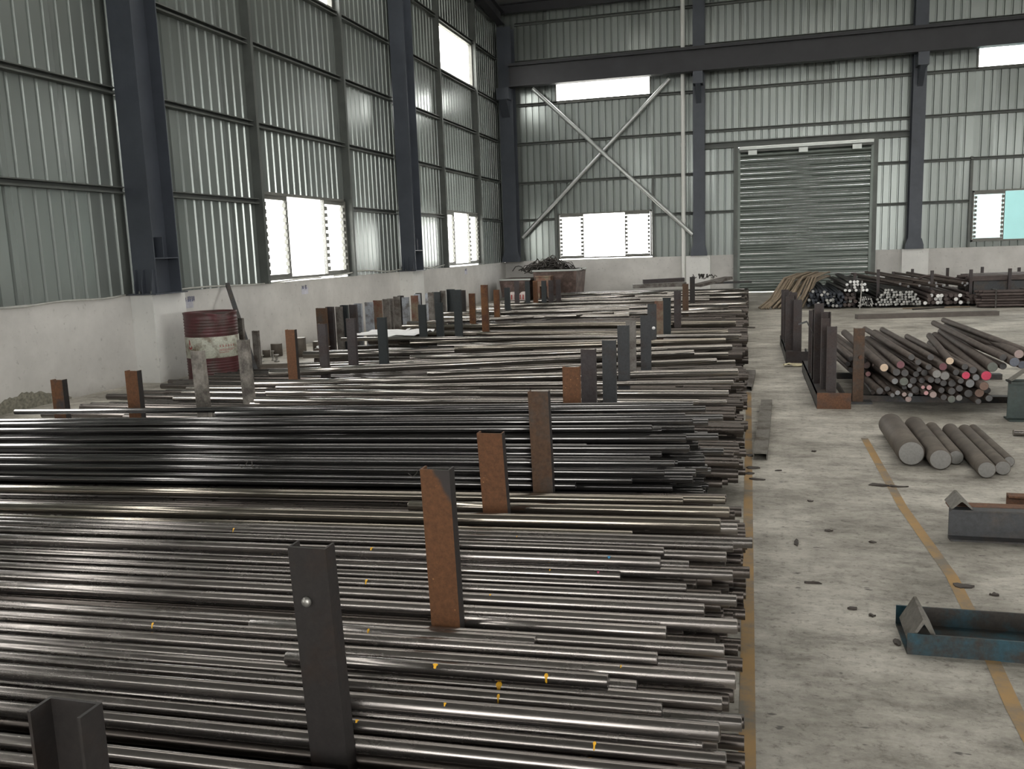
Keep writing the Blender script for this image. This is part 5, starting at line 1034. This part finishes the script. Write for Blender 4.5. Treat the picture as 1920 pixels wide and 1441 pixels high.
r2 = rack('dark rack with a curled plate and stepped channels before the rusty bar pile', 0.61, 8.33, 0.905, 10.7, [(0.665, 9.0, 0.085, 0.92, 1), (0.715, 8.85, 0.085, 0.85, -1), (0.70, 8.66, 0.07, 0.80, 1), (0.745, 8.5, 0.085, 0.74, 1), (0.665, 9.3, 0.09, 0.84, -1), (0.66, 9.7, 0.09, 0.8, 1)], M['dark_channel'], M['rusty'])
m = MB(); pts = []
for k in range(9):
    f = k / 8; pts.append((-0.005 if f < 0.55 else -0.005 - 0.16 * ((f - 0.55) / 0.45) ** 2, 0.12 + (0.66 * f if f < 0.75 else 0.495 + 0.12 * math.sin((f - 0.75) / 0.25 * PI * 0.75))))
vs = [(0.645 + a, 9.1, z) for a, z in pts] + [(0.652 + a, 9.28, z) for a, z in pts] + [(0.652 + a, 9.1, z + 0.005) for a, z in pts] + [(0.659 + a, 9.28, z + 0.005) for a, z in pts]
K = 9; fs = []
for k in range(K - 1): fs += [(k, k + 1, K + k + 1, K + k), (2 * K + k + 1, 2 * K + k, 3 * K + k, 3 * K + k + 1), (k, 2 * K + k, 2 * K + k + 1, k + 1), (K + k + 1, 3 * K + k + 1, 3 * K + k, K + k)]
fs += [(0, K, 3 * K, 2 * K), (K - 1, 3 * K - 1, 4 * K - 1, 2 * K - 1)]
obj('curled_plate', m.add(vs, fs), M['dark_channel'], r2)
rack('dark rack of upright channels standing farther down the aisle', 0.455, 11.45, 0.765, 13.6, [(0.51, 11.75, 0.1, 0.82, 1), (0.54, 11.95, 0.1, 0.83, -1), (0.57, 12.2, 0.1, 0.85, 1), (0.60, 11.6, 0.1, 0.79, 1), (0.52, 12.6, 0.1, 0.84, 1), (0.5, 13.1, 0.1, 0.84, 1)], M['dark_channel'], M['p_mauve'])
t = thing('rack_post', 'rust-brown post with a bolt standing against the rusty bar pile', 'post', (0.995, 8.62, 0))
obj('post_channel', channel(MB(), 0.995, 8.62, 0.02, 0.71, 0.095, 0.05, 0.008, 1), M['p_brown'], t)
obj('base_foot', MB().box(0.9, 8.58, 0, 1.12, 8.72, 0.02), M['dark_channel'], t)
obj('bolt', MB().tube((1.01, 8.62, 0.44), (1.01, 8.597, 0.44), 0.02, 8), M['rusty'], t)
tag(obj('sleeper', MB().prism([(-0.05, 0), (0.05, 0), (0.05, 0.058), (-0.05, 0.058)], (0.95, 8.78, 0), (2.6, 8.78, 0), (0, 1, 0), (0, 0, 1)), M['dark_channel'], None, (0.95, 8.78, 0)), 'dark bearer lying on the floor under the front of the rusty bar pile', 'beam')
tag(obj('sleeper', MB().prism([(-0.05, 0), (0.05, 0), (0.05, 0.058), (-0.05, 0.058)], (0.95, 10.2, 0), (2.6, 10.2, 0), (0, 1, 0), (0, 0, 1)), M['dark_channel'], None, (0.95, 10.2, 0)), 'dark bearer lying on the floor under the back of the rusty bar pile', 'beam')
CW = {'cream': 'cream-painted', 'pinkgrey': 'pinkish grey', 'pink': 'pink', 'grey': 'grey', 'dark': 'dark', 'darkred': 'dark red', 'light': 'pale grey', 'red': 'bright red', 'green': 'olive', 'brown': 'rust-brown', 'blue': 'slate-blue'}
XEND = 0
PS = sorted(PILE, key=lambda p: (p[4], p[0])); cnt = {}
tot = {}
for p in PS: tot[p[4]] = tot.get(p[4], 0) + 1
for x, y, z, r, k, L, bx, bz in PS:
    cnt[k] = cnt.get(k, 0) + 1
    o = bar_obj('rolled_bar', (x, y, z), (bx, y + L, bz), r, [M['scale'], M['end_' + k]], 1, 20)
    pos = 'only one' if tot[k] == 1 else '%s of %d from the rack' % (ordn(cnt[k]), tot[k])
    tag(o, 'rolled bar with %s end in the brown pile, %s' % (CW[k], pos), 'bar', 'brown rolled bars in the pile right of the aisle')
m = MB()
for z in (0.085, 0.125, 0.17):
    x = 1.12 + random.uniform(0, 0.03)
    while x < 1.95:
        m.tube((x, 8.75, z), (x, 10.4, z + 0.02), 0.02, 8); x += 0.048
tag(obj('buried_bars', m, M['scale']), 'buried inner bars of the rusty pile', 'bars', kind='stuff')
# blocks lying behind the pile
for (xa, ya, xb, yb, r, lab) in [(1.55, 11.1, 1.75, 10.75, 0.06, 'short tan-brown round block behind the rusty pile, nearest the rack'), (1.75, 10.95, 1.98, 10.6, 0.05, 'short dark round block behind the rusty pile, middle of three'), (2.0, 10.95, 2.1, 10.6, 0.055, 'short round block behind the rusty pile, farthest from the rack')]:
    z = 0.30 if xa > 1 else r
    o = bar_obj('round_block', (xb, yb, r), (xa, ya, r), r, [M['scale'], M['end_dark']], 1); tag(o, lab, 'block', 'short blocks behind the rusty pile')
# six forged round bars on the floor
LOGS = [((1.07, 6.25), (1.08, 7.24), 0.087, 'thickest forged bar with a broad pale face, first of six on the floor'), ((1.235, 6.16), (1.26, 7.29), 0.071, 'second forged bar of six on the floor, with a grey face'), ((1.362, 6.32), (1.385, 7.29), 0.05, 'thin forged bar, third of six on the floor'),
        ((1.47, 5.98), (1.50, 7.2), 0.055, 'forged bar reaching farthest forward, fourth of six on the floor'), ((1.585, 6.07), (1.61, 7.24), 0.048, 'forged bar with a bright-rimmed face, fifth of six on the floor'), ((1.68, 6.3), (1.70, 7.37), 0.036, 'thinnest forged bar, last of six on the floor')]
for (xa, ya), (xb, yb), r, lab in LOGS:
    o = bar_obj('forged_bar', (xa, ya, r), (xb, yb, r), r, [M['logs'], M['end_light']], 1, 36); tag(o, lab, 'bar', 'six forged bars on the floor')
# channels and beams at the right edge
t = thing('steel_channel', 'blue flaking channel lying open side up with a bent end plate', 'channel', (0.58, 3.33, 0))
m = MB().box(0.58, 3.33, 0, 2.6, 3.60, 0.007).box(0.58, 3.33, 0.007, 2.6, 3.338, 0.082).box(0.58, 3.592, 0.007, 2.6, 3.60, 0.082); obj('channel_section', m, M['blue_channel'], t)
obj('bent_end_plate', MB().prism([(0, 0), (0.010, 0), (0.055, 0.075), (0.10, 0.0), (0.11, 0.0), (0.06, 0.092), (0.05, 0.092)], (0.585, 3.35, 0.04), (0.585, 3.55, 0.05), (1, 0, 0), (0, 0, 1)), M['plank'], t)
t = thing('steel_beam', 'dark channel beam standing on edge with a pointed grey cap at its end', 'beam', (1.0, 4.7, 0))
obj('beam_section', MB().prism([(0, 0), (0.06, 0.0), (0.06, 0.009), (0.008, 0.014), (0.008, 0.152), (0.06, 0.157), (0.06, 0.166), (0, 0.166)], (1.0, 4.745, 0), (2.9, 4.745, 0), (0, -1, 0), (0, 0, 1)), M['dark_channel'], t)
obj('beam_section', MB().prism([(0, 0), (0.075, 0.0), (0.075, 0.008), (0, 0.008)], (1.0, 4.83, 0.158), (2.9, 4.83, 0.158), (0, -1, 0), (0, 0, 1)), M['rusty'], t)
obj('pointed_cap', MB().prism([(0, 0), (0.01, 0), (0.05, 0.04), (0.095, 0.0), (0.105, 0), (0.055, 0.055), (0.045, 0.055)], (1.0, 4.70, 0.167), (1.0, 4.86, 0.167), (1, 0, 0), (0, 0, 1)), M['plank'], t)
t = thing('steel_beam', 'deep dark green beam lying across the end of the rusty bar pile', 'beam', (2.12, 8.05, 0))
m = MB(); ibeam(m, (2.08, 7.94, 0.165), (4.6, 7.94, 0.165), 0.33, 0.17, 0.014, 0.01, (0, 1, 0)); obj('beam_section', m, M['green_beam'], t)
obj('end_tab', MB().prism([(-0.05, 0), (0.05, 0), (0.05, 0.008), (-0.05, 0.008)], (2.09, 7.93, 0.332), (2.2, 7.93, 0.42), (0, 1, 0), (-0.6, 0, 0.8)), M['plank'], t)
tag(obj('rusty_angle', angle_bar(MB(), (1.43, 5.38, 0.075), (2.5, 5.34, 0.075), 0.075, 0.01), M['rusty'], None, (1.43, 5.38, 0)), 'rusty steel angle lying beyond the channel beam with the pointed cap', 'angle')
o = bar_obj('short_bar', (1.965, 7.3, 0.024), (2.5, 7.32, 0.024), 0.024, M['near']); tag(o, 'short shiny bar end on the floor right of the six forged bars', 'bar')
plank('long dark flat bar lying alone on the floor beyond the rusty pile', (1.98, 17.75, 0), (4.52, 18.2, 0), 0.16, 0.085, M['wood'])
o = bar_obj('thin_rod', (3.3, 19.72, 0.02), (4.35, 20.4, 0.02), 0.018, M['wire']); tag(o, 'thin black rod on the floor before the bundled rods, with a thick tip', 'rod')
o = bar_obj('thin_rod', (3.15, 20.0, 0.015), (4.5, 20.25, 0.015), 0.013, M['rod_brown']); tag(o, 'thin brown rod on the floor behind the black rod', 'rod')
tag(obj('dusty_channel', channel(MB(), 0, 0, 0, 2.2, 0.1, 0.05, 0.007, 1), M['plank'], None, (0, 0, 0)), 'dusty grey channel lying beside the yellow line with a dark notch', 'channel')
dc = D.objects['dusty_channel']; dc.rotation_euler = (math.radians(-90), 0, math.radians(-2.2)); dc.location = (0.085, 6.3, 0.051)
tag(obj('short_channel', channel(MB(), 0, 0, 0, 1.2, 0.12, 0.05, 0.007, 1), M['p_greybrown'], None, (0, 0, 0)), 'short grey channel lying under the bar ends by the yellow line', 'channel')
dc = D.objects['short_channel']; dc.rotation_euler = (math.radians(-90), 0, math.radians(-2)); dc.location = (-0.02, 9.3, 0.051)
# loose flakes of scale on the floor
FL = [(0.03, 6.05, .11, .05, 'beside the end of the dusty channel'), (0.0, 5.9, .09, .04, 'on the yellow line just before the dusty channel'), (0.02, 6.42, .07, .06, 'against the side of the dusty channel'), (0.06, 5.75, .12, .03, 'lying as a flat strip before the dusty channel'), (0.80, 5.72, .16, .05, 'long strip beside the outer yellow line'), (0.90, 5.7, .14, .035, 'long strip lying across the outer yellow line'), (0.93, 4.06, .09, .045, 'on the outer yellow line between the two channels'),
 (0.245, 4.52, .03, .07, 'pointing along the aisle near its middle'), (0.56, 3.42, .03, .05, 'round lump by the end of the blue channel'), (0.43, 3.72, .06, .02, 'curved chip a step before the blue channel'), (0.50, 3.66, .03, .02, 'small chip nearest the blue channel'), (0.28, 3.98, .10, .008, 'thin straight sliver in the aisle'), (0.42, 4.75, .05, .02, 'in the aisle beyond the straight sliver'), (0.47, 6.6, .05, .03, 'between the dusty channel and the forged bars'), (1.03, 3.98, .05, .02, 'outside the yellow line beyond the blue channel'), (0.2, 6.0, .05, .012, 'small chip right of the dusty channel'), (0.02, 16.2, .25, .12, 'large dark patch by the far bar ends'), (0.36, 5.3, .04, .02, 'lone chip level with the forged bars'), (0.62, 4.6, .04, .02, 'small chip halfway to the outer yellow line')]
for i, (x, y, w, h, where) in enumerate(FL):
    m = MB(); n = 9; vs = []
    for k in range(n):
        a = 2 * PI * k / n; q = random.uniform(0.55, 1.0); vs.append((x + math.cos(a) * w * 0.5 * q, y + math.sin(a) * h * 0.5 * q * 1.6, 0.003 + random.uniform(0, 0.008)))
    vs += [(a, b, 0.0005) for a, b, c in vs]
    m.add(vs, [tuple(range(n)), tuple(range(2 * n - 1, n - 1, -1))] + [(k, n + k, n + (k + 1) % n, (k + 1) % n) for k in range(n)])
    tag(obj('scale_flake', m, M['flake'], None, (x, y, 0)), 'dark flake of scale on the floor, ' + where, 'flake', 'dark flakes scattered on the aisle floor')
crumple('glove', 0.42, 11.1, 0.66, 11.22, 0.012, 0.03, 4, simple('cream_cotton', (0.62, 0.56, 0.38), 0.9), 'cream cotton glove lying on the floor between the two racks', 'glove')

# ------------------------------------------------------------------ bundled rods before the back wall
def rod_bundle(label, group, xa, xb, z0, z1, y, L, r, mat, endm, pale, n, sag=0.0, jit=0.15, shape=True, name='rolled_rod'):
    k = 0; z = z0 + r; row = 0
    while z < z1 and k < n:
        f = (z - z0) / max(0.01, z1 - z0); ins = (xb - xa) * 0.5 * (0.45 * f * f if shape else 0)
        x = xa + ins + r + (r if row % 2 else 0); col = 0
        while x < xb - ins and k < n:
            e = endm if random.random() < pale else mat
            yy = y + random.uniform(-jit, jit)
            o = bar_obj(name, (x, yy, z), (x + random.uniform(-0.1, 0.1), yy + L, z + sag + random.uniform(0, 0.02)), r, [M[mat], M[e]], 1, 10, 0.002)
            col += 1; tag(o, '%s, row %s up, %s from the aisle' % (label, ('one two three four five six seven eight nine ten eleven twelve'.split() + ['top'] * 20)[row], ordn(col)), 'rod', group); x += 2 * r + 0.004; k += 1
        z += 1.78 * r; row += 1
# brown rods drooping in a fan
for i in range(30):
    f = i / 29; x = 0.25 + 0.95 * f + random.uniform(-.03, .03); top = 0.62 + random.uniform(-.06, .06); y = 20.6 + random.uniform(-.25, .25)
    xt = 0.75 + 0.75 * f
    pts = [(x - 0.02, y, 0.03), (x + (xt - x) * 0.45, y + 0.25, 0.3 * (0.7 + 0.3 * f)), (xt, y + 0.7, top), (xt + 0.35, y + 2.0, top + 0.05), (xt + 0.5, y + 3.0, top + 0.02)]
    tag(obj('brown_rod', MB().path(pts, 0.022, 8), M['rod_brown'], None, pts[0]), 'brown rusted rod drooping in the fan before the shutter, %s from the aisle' % ordn(i + 1), 'rod', 'brown rods drooping in a fan')
rod_bundle('blue-black rod in the ragged heap', 'blue-black rods in the ragged heap', 1.25, 2.05, 0.04, 0.6, 20.5, 3.6, 0.034, 'rod_blue', 'rod_end', 0.16, 58, 0.05, 0.3)
rod_bundle('dark rod in the raised white-ended bundle', 'white-ended rods of the raised bundle', 2.02, 2.5, 0.36, 0.62, 20.5, 3.6, 0.034, 'rod_dark', 'rod_end_white', 0.7, 22, 0.02, 0.1)
rod_bundle('dark rod under the raised bundle', 'dark rods under the raised bundle', 2.0, 2.28, 0.04, 0.34, 20.5, 3.6, 0.04, 'rod_mauve', 'rod_end', 0.1, 12, 0, 0.2)
rod_bundle('thin dark rod in the small dotted bundle', 'thin rods of the small dotted bundle', 2.30, 2.62, 0.04, 0.32, 20.4, 3.6, 0.02, 'rod_dark', 'rod_end', 0.75, 38, 0, 0.08)
rod_bundle('dark rod in the broad dotted bundle', 'pale-ended rods of the broad dotted bundle', 2.66, 3.56, 0.05, 0.42, 20.4, 3.6, 0.029, 'rod_dark', 'rod_end', 0.9, 80, 0, 0.1)
rod_bundle('dark bar in the loose white-ended stack', 'loose bars with a few white ends', 3.62, 4.42, 0.05, 0.36, 20.5, 3.4, 0.042, 'rod_mauve', 'rod_end_white', 0.4, 26, 0, 0.15)
rod_bundle('brown rod in the low heap', 'brown rods of the low heap', 4.42, 4.95, 0.05, 0.36, 20.6, 3.2, 0.034, 'rod_mauve', 'rod_end', 0.2, 22, 0, 0.25)
for i in range(10):
    x = 2.75 + i * 0.16; z = 0.44 + random.uniform(0, 0.03) + (0.06 if i % 2 else 0) - (0.03 if x > 3.6 else 0)
    o = bar_obj('brown_rod', (x + random.uniform(.25, .6), 20.5 + random.uniform(-.1, .3), z), (x - 0.4, 23.6, z + 0.08 + (0.06 if i % 2 else 0)), 0.03, [M['scale'], M['end_grey']], 1, 10); tag(o, 'brown rod lying slantwise on top of the dotted bundles, %s from the aisle' % ordn(i + 1), 'rod', 'brown rods lying slantwise on the dotted bundles')
# long bundle lying parallel to the wall at the right, held by bands
for row in range(6):
    for q in range(5):
        y = 20.0 + q * 0.062 + (0.03 if row % 2 else 0); z = 0.05 + row * 0.056
        o = bar_obj('brown_rod', (4.62 + random.uniform(-.1, .1), y, z), (7.6, y, z), 0.029, M['rod_mauve'], None, 10); tag(o, 'brown rod in the long banded bundle, row %s up, %s from its front face' % ('one two three four five six'.split()[row], ordn(q + 1)), 'rod', 'rods of the banded bundle parallel to the wall')
for x, lab in ((4.9, 'steel band round the long bundle, nearer the aisle'), (5.45, 'steel band round the long bundle, second from the aisle')):
    m = MB()
    for (a, b, c, d_) in ((19.955, 0.012, 19.965, 0.372), (20.315, 0.012, 20.325, 0.372)): m.box(x, a, b, x + 0.03, c, d_)
    m.box(x, 19.955, 0.372, x + 0.03, 20.325, 0.38).box(x, 19.955, 0.004, x + 0.03, 20.325, 0.012)
    tag(obj('steel_band', m, M['wire'], None, (x, 20.14, 0)), lab, 'band', 'bands round the long bundle')
for i in range(10):
    y = 20.9 + 0.16 * i; z = 0.55 + (0.05 if i % 2 else 0)
    plank('long brown flat section, %s of ten stacked high parallel to the wall' % ordn(i + 1), (4.55 + random.uniform(-.1, .35), y, z - 0.03), (7.6, y + 0.1, z), 0.13, 0.05, M['rod_mauve'], 'flat_section', 'section', 'long flat sections stacked high by the wall')
m = MB()
for q in range(3): m.box(4.7, 20.9 + q * 0.7, 0, 7.5, 21.0 + q * 0.7, 0.51)
tag(obj('bearer_block', m, M['dark_channel'], None, (6, 21.6, 0)), 'dark bearers carrying the high stacked flat sections', 'bearer')
tag(obj('bent_rod', MB().path([(3.55, 21.3, 0.5), (3.75, 21.3, 0.62), (4.0, 21.3, 0.65), (4.3, 21.4, 0.58), (4.8, 21.5, 0.47)], 0.028, 8), M['rod_mauve'], None, (4, 21.3, 0.5)), 'thick brown rod arching over the low heap of rods', 'rod')
tag(obj('thin_pole', MB().tube((2.30, 20.02, 0), (2.34, 20.05, 0.62), 0.012, 8), M['steel_edge'], None, (2.3, 20.02, 0)), 'thin grey pole standing before the small dotted bundle', 'pole')
RP = [(1603, 20.75, 511, 'post behind the raised white-ended bundle'), (1675, 23.0, 509, 'post behind the broad dotted bundle'), (1647, 20.75, 505, 'post in the broad dotted bundle'), (1711, 24.0, 504, 'first post standing against the pale wall'), (1748, 20.8, 507, 'post before the loose white-ended bars'), (1777, 24.0, 502, 'second post standing against the pale wall'), (1821, 20.8, 505, 'post before the high stacked sections'), (1842, 24.0, 500, 'post behind the high stacked sections'), (1894, 20.8, 503, 'post at the banded bundle'), (1911, 24.0, 501, 'post behind the banded bundle')]
for (x, y, z), (_, _, _, lab) in zip(RPW, RP):
    tag(obj('bundle_post', MB().box(x - 0.03, y - 0.03, 0, x + 0.03, y + 0.03, z), M['p_mauve'], None, (x, y, 0)), 'slim brown ' + lab, 'post', 'slim posts between the rod bundles')
bpy.context.view_layer.update()
